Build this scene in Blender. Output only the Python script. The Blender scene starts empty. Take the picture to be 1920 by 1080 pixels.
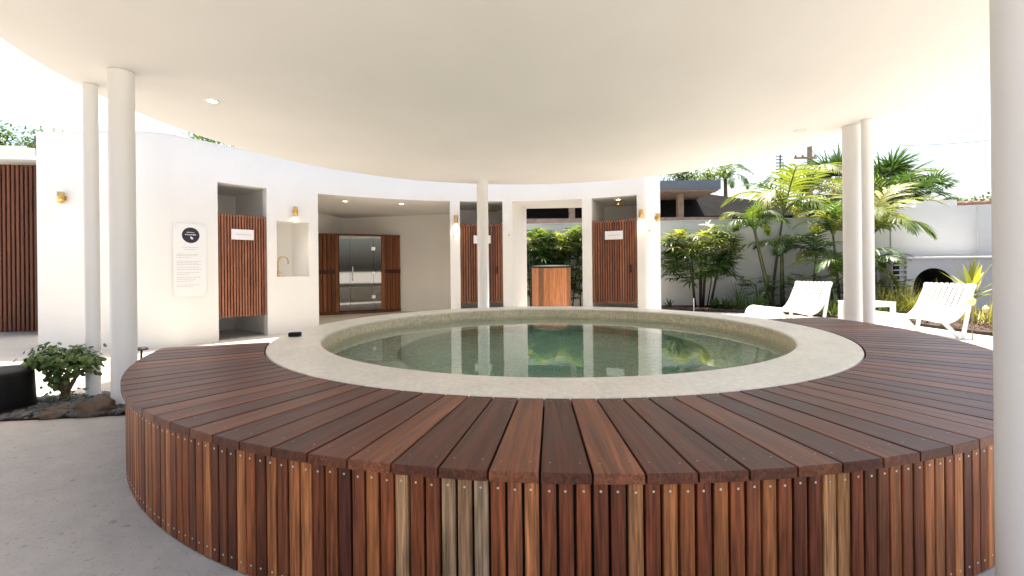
import bpy, math, random
from mathutils import Vector, Matrix, Euler, noise
R = math.radians
random.seed(7)
SC = bpy.context.scene
COL = SC.collection

# ------------------------------------------------------------------ camera
F, CX, Y0, ROLL, H = 843.0, 960.0, 505.0, R(.6), 1.09
cam_d = bpy.data.cameras.new('camera')
cam = bpy.data.objects.new('camera', cam_d)
COL.objects.link(cam)
cam_d.sensor_width = 36.0
cam_d.lens = 36.0 * F / 1920.0
cam_d.shift_y = (Y0 - 540.0) / 1920.0
cam_d.clip_start, cam_d.clip_end = .05, 2000
cam.matrix_world = Matrix.Translation((0, 0, H)) @ Matrix.Rotation(R(90), 4, 'X') @ Matrix.Rotation(-ROLL, 4, 'Z')
SC.camera = cam

# ------------------------------------------------------------------ sky and sun
SUN = Vector((.09, .26, 1.0)).normalized()
world = bpy.data.worlds.new('World'); SC.world = world; world.use_nodes = True
wn = world.node_tree.nodes; wl = world.node_tree.links
bg = wn['Background']
sky = wn.new('ShaderNodeTexSky'); sky.sky_type = 'NISHITA'; sky.sun_disc = False
sky.sun_elevation = math.asin(SUN.z)
sky.sun_rotation = math.atan2(SUN.x, SUN.y)
sky.air_density = 1.0; sky.dust_density = 5.0; sky.ozone_density = 1.0
wl.new(sky.outputs[0], bg.inputs[0]); bg.inputs[1].default_value = .15
sd = bpy.data.lights.new('sun', 'SUN'); sd.energy = 5.0; sd.angle = R(.5); sd.color = (1, .97, .92)
so = bpy.data.objects.new('sun', sd); COL.objects.link(so)
so.rotation_euler = SUN.to_track_quat('Z', 'Y').to_euler()

SC.view_settings.view_transform = 'Standard'
SC.view_settings.look = 'None'
SC.view_settings.gamma = 1.0
SC.view_settings.exposure = 1.52
SC.view_settings.use_white_balance = True
SC.view_settings.white_balance_temperature = 6950
SC.view_settings.white_balance_tint = 8
SC.cycles.use_denoising = True
SC.cycles.use_adaptive_sampling = True
SC.cycles.adaptive_threshold = .012
SC.cycles.max_bounces = 11
SC.cycles.diffuse_bounces = 6
SC.cycles.transmission_bounces = 10
SC.cycles.transparent_max_bounces = 12
SC.cycles.sample_clamp_indirect = 8.0

# ------------------------------------------------------------------ pixel helpers
def ray(x, y):
    u, v = x - CX, y - Y0
    c, s = math.cos(ROLL), math.sin(ROLL)
    return Vector(((c*u - s*v)/F, 1.0, -(s*u + c*v)/F))
def atz(x, y, z=0.0):
    d = ray(x, y); t = (z - H)/d.z
    return Vector((0, 0, H)) + d*t
def aty(x, y, Y):
    return Vector((0, 0, H)) + ray(x, y)*Y

PC = Vector((.375, 4.663, 0))           # pool centre
DZ = .49                                # deck height
R0, R1, R2 = 2.17, 2.577, 3.35
CZ, CR, CC = 2.74, 4.14, Vector((.30, 4.64, 0))   # canopy

# ------------------------------------------------------------------ mesh builder
class MB:
    def __init__(s): s.v = []; s.f = []
    def add(s, vs, fs):
        o = len(s.v); s.v += [tuple(p) for p in vs]; s.f += [tuple(i+o for i in f) for f in fs]
        return s
    def box(s, x0, x1, y0, y1, z0, z1, M=None):
        vs = [Vector(p) for p in ((x0,y0,z0),(x1,y0,z0),(x1,y1,z0),(x0,y1,z0),(x0,y0,z1),(x1,y0,z1),(x1,y1,z1),(x0,y1,z1))]
        if M is not None: vs = [M @ p for p in vs]
        return s.add(vs, ((0,3,2,1),(4,5,6,7),(0,1,5,4),(1,2,6,5),(2,3,7,6),(3,0,4,7)))
    def bbox(s, x0, x1, y0, y1, z0, z1, b=.003, M=None):      # box with chamfered edges
        vs, fs = cham_box(x0, x1, y0, y1, z0, z1, b)
        if M is not None: vs = [M @ Vector(p) for p in vs]
        return s.add(vs, fs)
    def prism(s, poly, z0, z1):
        n = len(poly)
        vs = [(p[0], p[1], z0) for p in poly] + [(p[0], p[1], z1) for p in poly]
        fs = [tuple(range(n-1, -1, -1)), tuple(range(n, 2*n))] + [(i, (i+1) % n, n+(i+1) % n, n+i) for i in range(n)]
        return s.add(vs, fs)
    def wallseg(s, a, b, z0, z1, t=.1):                       # thin upright wall from a to b, thickness t to the left
        a, b = Vector(a[:2]), Vector(b[:2]); d = (b-a).normalized(); n = Vector((-d.y, d.x))*t
        return s.prism([a, b, b+n, a+n], z0, z1)
    def tube(s, pts, rad, seg=8, caps=True):
        pts = [Vector(p) for p in pts]; n = len(pts)
        rr = rad if hasattr(rad, '__len__') else [rad]*n
        up = Vector((0, 0, 1)); o = len(s.v); prev = None
        for i, p in enumerate(pts):
            t = (pts[min(i+1, n-1)] - pts[max(i-1, 0)])
            t = t.normalized() if t.length > 1e-9 else Vector((0, 0, 1))
            if prev is None:
                a = t.cross(up) if abs(t.dot(up)) < .95 else t.cross(Vector((1, 0, 0)))
            else:
                a = prev - t*prev.dot(t)
            a.normalize(); prev = a; b = t.cross(a)
            for k in range(seg):
                w = 2*math.pi*k/seg
                s.v.append(tuple(p + (a*math.cos(w) + b*math.sin(w))*rr[i]))
        for i in range(n-1):
            for k in range(seg):
                k2 = (k+1) % seg
                s.f.append((o+i*seg+k, o+i*seg+k2, o+(i+1)*seg+k2, o+(i+1)*seg+k))
        if caps:
            s.f.append(tuple(o+k for k in reversed(range(seg)))); s.f.append(tuple(o+(n-1)*seg+k for k in range(seg)))
        return s
    def lathe(s, prof, seg=48, c=(0, 0, 0), a0=0.0, a1=2*math.pi, M=None):
        full = abs(a1-a0-2*math.pi) < 1e-6; m = len(prof); o = len(s.v)
        ns = seg if full else seg+1
        for k in range(ns):
            a = a0 + (a1-a0)*k/seg
            for (r, z) in prof:
                p = Vector((c[0]+r*math.cos(a), c[1]+r*math.sin(a), c[2]+z))
                s.v.append(tuple(M @ p if M is not None else p))
        for k in range(seg):
            k2 = (k+1) % ns if full else k+1
            for j in range(m-1):
                s.f.append((o+k*m+j, o+k2*m+j, o+k2*m+j+1, o+k*m+j+1))
        return s
    def mesh(s, name, smooth=False):
        me = bpy.data.meshes.new(name); me.from_pydata(s.v, [], s.f); me.update()
        if smooth: me.polygons.foreach_set('use_smooth', [True]*len(me.polygons))
        return me
    def build(s, name, mat, parent=None, smooth=False, origin=None):
        """vertices are in world coordinates; origin = object's own location"""
        pl = wloc(parent) if parent else Vector((0, 0, 0))
        og = Vector(origin) if origin is not None else pl
        s.v = [(p[0]-og.x, p[1]-og.y, p[2]-og.z) for p in s.v]
        o = bpy.data.objects.new(name, s.mesh(name, smooth)); COL.objects.link(o)
        o.location = og - pl
        if parent: o.parent = parent
        if mat: o.data.materials.append(mat)
        return o
def wloc(o):
    v = Vector((0, 0, 0))
    while o: v += o.location; o = o.parent
    return v
def cham_box(x0, x1, y0, y1, z0, z1, b):
    X, Y, Z = (x0, x1), (y0, y1), (z0, z1); vs = []; idx = {}
    for i in (0, 1):
        for j in (0, 1):
            for k in (0, 1):
                sx, sy, sz = (1-2*i)*b, (1-2*j)*b, (1-2*k)*b
                for ax in range(3):
                    p = [X[i]+sx, Y[j]+sy, Z[k]+sz]; p[ax] = (X[i], Y[j], Z[k])[ax]
                    idx[(i, j, k, ax)] = len(vs); vs.append(tuple(p))
    fs = []
    for ax in range(3):
        a, c = [(1, 2), (2, 0), (0, 1)][ax]
        for e in (0, 1):
            q = []
            for (u, w) in ((0, 0), (1, 0), (1, 1), (0, 1)):
                t = [0, 0, 0]; t[ax] = e; t[a] = u; t[c] = w
                q.append(idx[(t[0], t[1], t[2], ax)])
            fs.append(tuple(q if e else q[::-1]))
    for ax in range(3):      # edges along ax
        a, c = [(1, 2), (2, 0), (0, 1)][ax]
        for u in (0, 1):
            for w in (0, 1):
                def g(e, f):
                    t = [0, 0, 0]; t[ax] = e; t[a] = u; t[c] = w
                    return idx[(t[0], t[1], t[2], f)]
                q = [g(0, a), g(1, a), g(1, c), g(0, c)]
                fs.append(tuple(q if (u == w) == True else q[::-1]))
    for i in (0, 1):
        for j in (0, 1):
            for k in (0, 1):
                q = [idx[(i, j, k, 0)], idx[(i, j, k, 1)], idx[(i, j, k, 2)]]
                fs.append(tuple(q if (i+j+k) % 2 == 1 else q[::-1]))
    return vs, fs
def tag(o, label=None, cat=None, group=None, kind=None):
    if label: o['label'] = label
    if cat: o['category'] = cat
    if group: o['group'] = group
    if kind: o['kind'] = kind
    return o
def thing(name, loc, label, cat, group=None, rz=0.0):
    o = bpy.data.objects.new(name, None); COL.objects.link(o); o.location = loc; o.rotation_euler.z = rz
    o.empty_display_size = .1
    return tag(o, label, cat, group)
def inst(name, me, parent, loc=(0, 0, 0), rot=(0, 0, 0), sc=1.0, color=None):
    o = bpy.data.objects.new(name, me); COL.objects.link(o); o.parent = parent
    o.location = loc; o.rotation_euler = rot
    o.scale = (sc, sc, sc) if not hasattr(sc, '__len__') else sc
    if color: o.color = (*color, 1)
    return o

# ------------------------------------------------------------------ materials
def mat(name, col, rough=.6, metal=0.0, spec=.5, var=0.0, vscale=6.0, bump=0.0, bscale=60.0, coat=0.0):
    m = bpy.data.materials.new(name); m.use_nodes = True
    n, l = m.node_tree.nodes, m.node_tree.links; p = n['Principled BSDF']
    p.inputs['Base Color'].default_value = (*col, 1); p.inputs['Roughness'].default_value = rough
    p.inputs['Metallic'].default_value = metal; p.inputs['Specular IOR Level'].default_value = spec
    if coat: p.inputs['Coat Weight'].default_value = coat; p.inputs['Coat Roughness'].default_value = .15
    tc = None
    if var or bump: tc = n.new('ShaderNodeTexCoord')
    if var:
        t = n.new('ShaderNodeTexNoise'); t.inputs['Scale'].default_value = vscale; t.inputs['Detail'].default_value = 6
        l.new(tc.outputs['Object'], t.inputs['Vector'])
        r = n.new('ShaderNodeMapRange'); r.inputs[1].default_value = .3; r.inputs[2].default_value = .7
        r.inputs[3].default_value = 1-var; r.inputs[4].default_value = 1+var
        l.new(t.outputs[0], r.inputs[0])
        mx = n.new('ShaderNodeMix'); mx.data_type = 'RGBA'; mx.blend_type = 'MULTIPLY'; mx.inputs[0].default_value = 1
        mx.inputs[6].default_value = (*col, 1); l.new(r.outputs[0], mx.inputs[7]); l.new(mx.outputs[2], p.inputs['Base Color'])
    if bump:
        t = n.new('ShaderNodeTexNoise'); t.inputs['Scale'].default_value = bscale; t.inputs['Detail'].default_value = 8
        l.new(tc.outputs['Object'], t.inputs['Vector'])
        b = n.new('ShaderNodeBump'); b.inputs['Strength'].default_value = bump; b.inputs['Distance'].default_value = .01
        l.new(t.outputs[0], b.inputs['Height']); l.new(b.outputs[0], p.inputs['Normal'])
    return m
def wood(name, axis=0, rough=.42, streak=1.0, tint=(1, 1, 1)):
    """grain runs along the object's own axis; colour of each piece = object colour"""
    m = bpy.data.materials.new(name); m.use_nodes = True
    n, l = m.node_tree.nodes, m.node_tree.links; p = n['Principled BSDF']; p.inputs['Specular IOR Level'].default_value = .32
    tc = n.new('ShaderNodeTexCoord'); oi = n.new('ShaderNodeObjectInfo')
    mp = n.new('ShaderNodeMapping'); sc = [28.0, 28.0, 28.0]; sc[axis] = 1.3; mp.inputs['Scale'].default_value = sc
    cb = n.new('ShaderNodeCombineXYZ'); mu = n.new('ShaderNodeMath'); mu.operation = 'MULTIPLY'; mu.inputs[1].default_value = 137.0
    l.new(oi.outputs['Random'], mu.inputs[0])
    for k in range(3): l.new(mu.outputs[0], cb.inputs[k])
    l.new(tc.outputs['Object'], mp.inputs['Vector']); l.new(cb.outputs[0], mp.inputs['Location'])
    n1 = n.new('ShaderNodeTexNoise'); n1.inputs['Scale'].default_value = 1.0; n1.inputs['Detail'].default_value = 5; n1.inputs['Distortion'].default_value = 1.2
    n2 = n.new('ShaderNodeTexNoise'); n2.inputs['Scale'].default_value = 4.5; n2.inputs['Detail'].default_value = 8
    n3 = n.new('ShaderNodeTexNoise'); n3.inputs['Scale'].default_value = .22; n3.inputs['Detail'].default_value = 3
    for t in (n1, n2, n3): l.new(mp.outputs[0], t.inputs['Vector'])
    def mr(src, a, b, lo=.3, hi=.7):
        r = n.new('ShaderNodeMapRange'); r.inputs[1].default_value = lo; r.inputs[2].default_value = hi
        r.inputs[3].default_value = a; r.inputs[4].default_value = b; l.new(src, r.inputs[0]); return r.outputs[0]
    f1 = mr(n1.outputs[0], 1-.42*streak, 1+.38*streak); f2 = mr(n2.outputs[0], 1-.48*streak, 1+.40*streak); f3 = mr(n3.outputs[0], .72, 1.28)
    a = n.new('ShaderNodeMath'); a.operation = 'MULTIPLY'; l.new(f1, a.inputs[0]); l.new(f2, a.inputs[1])
    b = n.new('ShaderNodeMath'); b.operation = 'MULTIPLY'; l.new(a.outputs[0], b.inputs[0]); l.new(f3, b.inputs[1])
    mx = n.new('ShaderNodeMix'); mx.data_type = 'RGBA'; mx.blend_type = 'MULTIPLY'; mx.inputs[0].default_value = 1
    l.new(oi.outputs['Color'], mx.inputs[6]); l.new(b.outputs[0], mx.inputs[7]); l.new(mx.outputs[2], p.inputs['Base Color'])
    rr = mr(n2.outputs[0], rough-.08, rough+.12); l.new(rr, p.inputs['Roughness'])
    bp = n.new('ShaderNodeBump'); bp.inputs['Strength'].default_value = .25; bp.inputs['Distance'].default_value = .004
    l.new(n2.outputs[0], bp.inputs['Height']); l.new(bp.outputs[0], p.inputs['Normal'])
    return m
def leafmat(name, c1, c2, trans=.35, rough=.45):
    m = bpy.data.materials.new(name); m.use_nodes = True
    n, l = m.node_tree.nodes, m.node_tree.links; p = n['Principled BSDF']; out = n['Material Output']
    oi = n.new('ShaderNodeObjectInfo'); g = n.new('ShaderNodeNewGeometry'); tc = n.new('ShaderNodeTexCoord')
    t = n.new('ShaderNodeTexNoise'); t.inputs['Scale'].default_value = 3.0; l.new(tc.outputs['Object'], t.inputs['Vector'])
    ad = n.new('ShaderNodeMath'); ad.operation = 'ADD'; l.new(oi.outputs['Random'], ad.inputs[0]); l.new(t.outputs[0], ad.inputs[1])
    ad2 = n.new('ShaderNodeMath'); ad2.operation = 'ADD'; l.new(ad.outputs[0], ad2.inputs[0]); l.new(g.outputs['Random Per Island'], ad2.inputs[1])
    r = n.new('ShaderNodeMapRange'); r.inputs[1].default_value = .6; r.inputs[2].default_value = 2.2; l.new(ad2.outputs[0], r.inputs[0])
    mx = n.new('ShaderNodeMix'); mx.data_type = 'RGBA'; mx.inputs[6].default_value = (*c1, 1); mx.inputs[7].default_value = (*c2, 1)
    l.new(r.outputs[0], mx.inputs[0]); l.new(mx.outputs[2], p.inputs['Base Color']); p.inputs['Roughness'].default_value = rough
    tr = n.new('ShaderNodeBsdfTranslucent'); br = n.new('ShaderNodeMix'); br.data_type = 'RGBA'; br.blend_type = 'MULTIPLY'; br.inputs[0].default_value = 1
    br.inputs[7].default_value = (1.5, 1.6, .6, 1); l.new(mx.outputs[2], br.inputs[6]); l.new(br.outputs[2], tr.inputs[0])
    ms = n.new('ShaderNodeMixShader'); ms.inputs[0].default_value = trans
    l.new(p.outputs[0], ms.inputs[1]); l.new(tr.outputs[0], ms.inputs[2]); l.new(ms.outputs[0], out.inputs['Surface'])
    return m
def concrete(name, col, spk=.35):
    m = bpy.data.materials.new(name); m.use_nodes = True
    n, l = m.node_tree.nodes, m.node_tree.links; p = n['Principled BSDF']; p.inputs['Roughness'].default_value = .7
    p.inputs['Specular IOR Level'].default_value = .3
    tc = n.new('ShaderNodeTexCoord')
    def nz(scale, detail, lo, hi, a, b, ntype='ShaderNodeTexNoise', out=0):
        t = n.new(ntype); t.inputs['Scale'].default_value = scale
        if ntype == 'ShaderNodeTexNoise': t.inputs['Detail'].default_value = detail
        l.new(tc.outputs['Object'], t.inputs['Vector'])
        r = n.new('ShaderNodeMapRange'); r.inputs[1].default_value = lo; r.inputs[2].default_value = hi; r.inputs[3].default_value = a; r.inputs[4].default_value = b
        l.new(t.outputs[out], r.inputs[0]); return r.outputs[0]
    f = [nz(1.1, 6, .35, .7, .9, 1.06), nz(9, 8, .35, .7, .93, 1.05), nz(60, 3, .60, .72, 1, 1-spk), nz(23, 2, .66, .74, 1, 1-.8*spk), nz(160, 2, .3, .7, .94, 1.06)]
    cur = f[0]
    for x in f[1:]:
        a = n.new('ShaderNodeMath'); a.operation = 'MULTIPLY'; l.new(cur, a.inputs[0]); l.new(x, a.inputs[1]); cur = a.outputs[0]
    mx = n.new('ShaderNodeMix'); mx.data_type = 'RGBA'; mx.blend_type = 'MULTIPLY'; mx.inputs[0].default_value = 1; mx.inputs[6].default_value = (*col, 1)
    l.new(cur, mx.inputs[7]); l.new(mx.outputs[2], p.inputs['Base Color'])
    bp = n.new('ShaderNodeBump'); bp.inputs['Strength'].default_value = .35; bp.inputs['Distance'].default_value = .004
    l.new(cur, bp.inputs['Height']); l.new(bp.outputs[0], p.inputs['Normal'])
    return m
def mosaic(name, col, size=.024, grout=(.62, .58, .5), var=.14, rough=.35):
    """small stone tiles laid round the pool: cells in angle / radius / height"""
    m = bpy.data.materials.new(name); m.use_nodes = True
    n, l = m.node_tree.nodes, m.node_tree.links; p = n['Principled BSDF']; p.inputs['Roughness'].default_value = rough
    tc = n.new('ShaderNodeTexCoord'); sx = n.new('ShaderNodeSeparateXYZ'); l.new(tc.outputs['Object'], sx.inputs[0])
    at = n.new('ShaderNodeMath'); at.operation = 'ARCTAN2'; l.new(sx.outputs[1], at.inputs[0]); l.new(sx.outputs[0], at.inputs[1])
    ln = n.new('ShaderNodeVectorMath'); ln.operation = 'LENGTH'
    fl = n.new('ShaderNodeCombineXYZ'); l.new(sx.outputs[0], fl.inputs[0]); l.new(sx.outputs[1], fl.inputs[1]); l.new(fl.outputs[0], ln.inputs[0])
    def mth(op, a, b=None):
        q = n.new('ShaderNodeMath'); q.operation = op
        if isinstance(a, float): q.inputs[0].default_value = a
        else: l.new(a, q.inputs[0])
        if b is not None:
            if isinstance(b, float): q.inputs[1].default_value = b
            else: l.new(b, q.inputs[1])
        return q.outputs[0]
    u = mth('MULTIPLY', at.outputs[0], 2.3/size); v = mth('DIVIDE', ln.outputs['Value'], size); w = mth('DIVIDE', sx.outputs[2], size)
    cb = n.new('ShaderNodeCombineXYZ'); l.new(mth('FLOOR', u), cb.inputs[0]); l.new(mth('FLOOR', v), cb.inputs[1]); l.new(mth('FLOOR', mth('ADD', w, .31)), cb.inputs[2])
    wnz = n.new('ShaderNodeTexWhiteNoise'); l.new(cb.outputs[0], wnz.inputs['Vector'])
    r = n.new('ShaderNodeMapRange'); r.inputs[3].default_value = 1-var; r.inputs[4].default_value = 1+var*.6; l.new(wnz.outputs[0], r.inputs[0])
    nz = n.new('ShaderNodeTexNoise'); nz.inputs['Scale'].default_value = 3; nz.inputs['Detail'].default_value = 5; l.new(tc.outputs['Object'], nz.inputs['Vector'])
    r2 = n.new('ShaderNodeMapRange'); r2.inputs[1].default_value = .3; r2.inputs[2].default_value = .7; r2.inputs[3].default_value = .9; r2.inputs[4].default_value = 1.06; l.new(nz.outputs[0], r2.inputs[0])
    fu, fv = mth('FRACT', u), mth('FRACT', v)
    edge = mth('MAXIMUM', mth('LESS_THAN', fu, .09), mth('LESS_THAN', mth('FRACT', mth('ADD', v, mth('ADD', w, .31))), .09))
    mul = mth('MULTIPLY', r.outputs[0], r2.outputs[0])
    mx = n.new('ShaderNodeMix'); mx.data_type = 'RGBA'; mx.blend_type = 'MULTIPLY'; mx.inputs[0].default_value = 1; mx.inputs[6].default_value = (*col, 1); l.new(mul, mx.inputs[7])
    m2 = n.new('ShaderNodeMix'); m2.data_type = 'RGBA'; m2.inputs[7].default_value = (*grout, 1); l.new(mx.outputs[2], m2.inputs[6]); l.new(edge, m2.inputs[0])
    l.new(m2.outputs[2], p.inputs['Base Color'])
    bp = n.new('ShaderNodeBump'); bp.inputs['Strength'].default_value = .2; bp.inputs['Distance'].default_value = .002; bp.invert = True
    l.new(edge, bp.inputs['Height']); l.new(bp.outputs[0], p.inputs['Normal'])
    return m
def watermat():
    m = bpy.data.materials.new('pool_water'); m.use_nodes = True
    n, l = m.node_tree.nodes, m.node_tree.links; p = n['Principled BSDF']; out = n['Material Output']
    p.inputs['Base Color'].default_value = (1, 1, 1, 1); p.inputs['Transmission Weight'].default_value = 1; p.inputs['Roughness'].default_value = 0; p.inputs['IOR'].default_value = 1.333
    tc = n.new('ShaderNodeTexCoord')
    t = n.new('ShaderNodeTexNoise'); t.inputs['Scale'].default_value = 8.0; t.inputs['Detail'].default_value = 3; l.new(tc.outputs['Object'], t.inputs['Vector'])
    t2 = n.new('ShaderNodeTexNoise'); t2.inputs['Scale'].default_value = 1.1; t2.inputs['Detail'].default_value = 1; l.new(tc.outputs['Object'], t2.inputs['Vector'])
    mu = n.new('ShaderNodeMath'); mu.operation = 'MULTIPLY'; l.new(t.outputs[0], mu.inputs[0]); l.new(t2.outputs[0], mu.inputs[1])
    b = n.new('ShaderNodeBump'); b.inputs['Strength'].default_value = .09; b.inputs['Distance'].default_value = .012
    l.new(mu.outputs[0], b.inputs['Height']); l.new(b.outputs[0], p.inputs['Normal'])
    va = n.new('ShaderNodeVolumeAbsorption'); va.inputs['Color'].default_value = (.45, .86, .80, 1); va.inputs['Density'].default_value = .62
    l.new(va.outputs[0], out.inputs['Volume'])
    return m
def emit(name, col, s):
    m = bpy.data.materials.new(name); m.use_nodes = True; n, l = m.node_tree.nodes, m.node_tree.links
    p = n['Principled BSDF']; p.inputs['Base Color'].default_value = (*col, 1)
    p.inputs['Emission Color'].default_value = (*col, 1); p.inputs['Emission Strength'].default_value = s
    return m
M = {}
M['plaster'] = mat('white_plaster', (.80, .782, .75), .75, var=.025, vscale=1.4, bump=.16, bscale=14)
M['soffit'] = mat('white_soffit_paint', (.81, .802, .788), .7, var=.03, vscale=.8, bump=.09, bscale=9)
M['column'] = mat('white_column_paint', (.80, .795, .785), .45, var=.02, vscale=3, bump=.03, bscale=40)
M['boundary'] = mat('boundary_render', (.50, .495, .485), .85, var=.06, vscale=1.6, bump=.25, bscale=45)
M['white'] = mat('white_powder_coat', (.82, .82, .81), .35, var=.02, vscale=8)
M['concrete'] = concrete('pale_concrete', (.44, .408, .366))
M['coping'] = mosaic('cream_mosaic', (.82, .755, .64), .022, (.74, .68, .57), .10)
M['tile'] = mosaic('pool_mosaic', (.74, .69, .55), .026, (.46, .43, .34), .30)
M['band'] = mosaic('waterline_mosaic', (.76, .64, .45), .024, (.60, .52, .38), .22)
M['water'] = watermat()
M['deck'] = wood('deck_timber', 0, .40)
M['slat'] = wood('slat_timber', 2, .38, 1.1)
M['door'] = wood('door_timber', 2, .5, .7)
M['dark'] = mat('dark_void', (.008, .007, .006), .9)
M['steel'] = mat('stainless_screw', (.75, .72, .68), .3, 1.0)
M['dullsteel'] = mat('weathered_screw', (.42, .36, .31), .45, 1.0)
M['brass'] = mat('brushed_brass', (.62, .42, .17), .28, 1.0, var=.1, vscale=20)
M['black'] = mat('black_satin', (.006, .006, .006), .6, spec=.25, var=.3, vscale=5)
M['navy'] = mat('navy_print', (.015, .016, .03), .5)
M['paper'] = mat('acrylic_sign', (.80, .80, .80), .25)
M['ink'] = mat('grey_print', (.50, .50, .51), .6)
M['metal'] = mat('grey_metal_fascia', (.10, .12, .145), .4, var=.1, vscale=2)
M['roofdark'] = mat('charcoal_roof', (.016, .015, .015), .95, spec=.05, var=.2, vscale=3)
M['rawwood'] = mat('weathered_timber', (.22, .16, .12), .75, var=.25, vscale=7, bump=.3, bscale=30)
M['soil'] = mat('dark_mulch', (.035, .022, .015), .95, var=.4, vscale=14, bump=.8, bscale=30)
M['chip'] = mat('bark_chip', (.12, .06, .035), .9, var=.5, vscale=25)
M['pebble'] = mat('river_pebble', (.10, .092, .085), .55, var=.5, vscale=9, bump=.1, bscale=60)
M['rock'] = mat('brown_rock', (.11, .075, .05), .8, var=.55, vscale=5, bump=.9, bscale=12)
M['bark'] = mat('brown_bark', (.13, .085, .055), .85, var=.35, vscale=18, bump=.6, bscale=35)
M['cane'] = mat('green_cane', (.06, .065, .02), .55, var=.4, vscale=8)
M['canedark'] = mat('dark_cane', (.018, .016, .010), .7, var=.4, vscale=10)
M['glass'] = None
M['leaf_dark'] = leafmat('leaf_dark', (.018, .045, .012), (.06, .12, .025), .22)
M['leaf_mid'] = leafmat('leaf_mid', (.035, .075, .016), (.12, .17, .035), .35)
M['leaf_gold'] = leafmat('leaf_gold', (.10, .13, .025), (.30, .29, .09), .42)
M['leaf_jade'] = leafmat('leaf_jade', (.045, .095, .02), (.19, .27, .05), .18, .42)
M['leaf_straw'] = leafmat('leaf_straw', (.12, .13, .03), (.34, .30, .10), .35)
M['glow'] = emit('lamp_glow', (1, .9, .72), 14)
M['yellow'] = mat('pale_yellow_glass', (.72, .62, .28), .4)
M['arch_shade'] = mat('arch_shade_black', (.02, .018, .016), .95, var=.4, vscale=8)  # near-black shade colour for the inside of the arch
M['clay'] = mat('terracotta', (.17, .085, .055), .8, var=.3, vscale=12)
g = bpy.data.materials.new('smoked_glass'); g.use_nodes = True
gp = g.node_tree.nodes['Principled BSDF']; gp.inputs['Base Color'].default_value = (.02, .02, .02, 1); gp.inputs['Roughness'].default_value = .02
gp.inputs['Specular IOR Level'].default_value = 1.0; gp.inputs['Coat Weight'].default_value = 1; gp.inputs['Coat IOR'].default_value = 2.2
M['glass'] = g

# ------------------------------------------------------------------ ground
mb = MB(); seg = 128; rings = [2.45, 3.0, 5.0, 9.0, 16.0, 40.0, 400.0]
for r in rings:
    for k in range(seg):
        a = 2*math.pi*k/seg; mb.v.append((PC.x+r*math.cos(a), PC.y+r*math.sin(a), 0))
for i in range(len(rings)-1):
    for k in range(seg):
        k2 = (k+1) % seg
        mb.f.append((i*seg+k, (i+1)*seg+k, (i+1)*seg+k2, i*seg+k2))
tag(mb.build('paving', M['concrete']), kind='structure')

# ------------------------------------------------------------------ pool
pool = thing('plunge_pool', PC, 'round raised plunge pool with wide cream mosaic rim', 'pool')
c = (PC.x, PC.y, 0)
MB().lathe([(R1, 0), (R1, DZ-.012), (R1-.004, DZ-.003), (R1-.012, DZ), (R0+.016, DZ), (R0+.005, DZ-.005), (R0, DZ-.016), (R0, DZ-.026), (R0+.06, DZ-.026), (R0+.06, .0)], 192, c).build('coping', M['coping'], pool)
BZ, BR = -.02, 1.52
MB().lathe([(R0+.001, DZ-.024), (R0+.001, BZ)], 192, c).build('pool_wall', M['band'], pool)
MB().lathe([(R0, BZ), (BR+.02, BZ), (BR+.004, BZ-.006), (BR, BZ-.02), (BR, -.50)], 160, c).build('bench', M['tile'], pool)
MB().lathe([(BR, -.50), (.6, -.52), (.0, -.52)], 160, c).build('pool_floor', M['tile'], pool)
mb = MB().lathe([(0, -.6), (R0+.03, -.6), (R0+.03, .37), (1.2, .37), (0, .37)], 128, c)
tag(mb.build('water', M['water'], None, origin=PC), kind='structure')

# ------------------------------------------------------------------ timber deck
deck = thing('timber_deck', PC, 'curved hardwood deck with slatted skirt wrapped round the plunge pool', 'deck')
STEP = 2.656; A0 = -95.13
k0 = math.ceil((-163.6-A0)/STEP); k1 = math.floor((12.6-A0)/STEP)
gap = .0075; ra, rb = R1+.008, R2; half = R(STEP/2)
def board_mesh():
    wa, wb = ra*math.tan(half)-gap/2, rb*math.tan(half)-gap/2; t = .032; b = .0025; La, Lb = ra, rb
    prof = []
    vs = []
    for (z, ins) in ((-t, 0), (-b, 0), (0, b)):
        for (x, w, sx) in ((La, wa, 1), (Lb, wb, -1)):
            vs += [(x+sx*ins, -(w-ins), z), (x+sx*ins, (w-ins), z)]
    # bow the outer edge a little so the ring reads round
    fs = [(0, 1, 3, 2)]
    def ringf(o, p): return [(o+0, o+2, p+2, p+0), (o+2, o+3, p+3, p+2), (o+3, o+1, p+1, p+3), (o+1, o+0, p+0, p+1)]
    fs += ringf(0, 4) + ringf(4, 8) + [(8, 10, 11, 9)]
    m_ = MB(); m_.add(vs, fs); me = m_.mesh('board'); me.materials.append(M['deck']); return me
bm_ = board_mesh()
pal = [(.112, .033, .017), (.132, .039, .019), (.098, .028, .015), (.160, .050, .023), (.086, .025, .014), (.122, .038, .020), (.178, .060, .028), (.105, .032, .017)]
rng = random.Random(3)
nb = 0
boards = []
last = None
for k in range(k0, k1):
    a = R(A0 + (k+.5)*STEP)
    cidx = rng.choice([i for i in range(len(pal)) if i != last]); last = cidx
    s = rng.uniform(.9, 1.1)
    inst('board', bm_, deck, (0, 0, DZ - rng.uniform(0, .0012)), (0, 0, a), 1.0, tuple(q*s for q in pal[cidx]))
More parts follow.
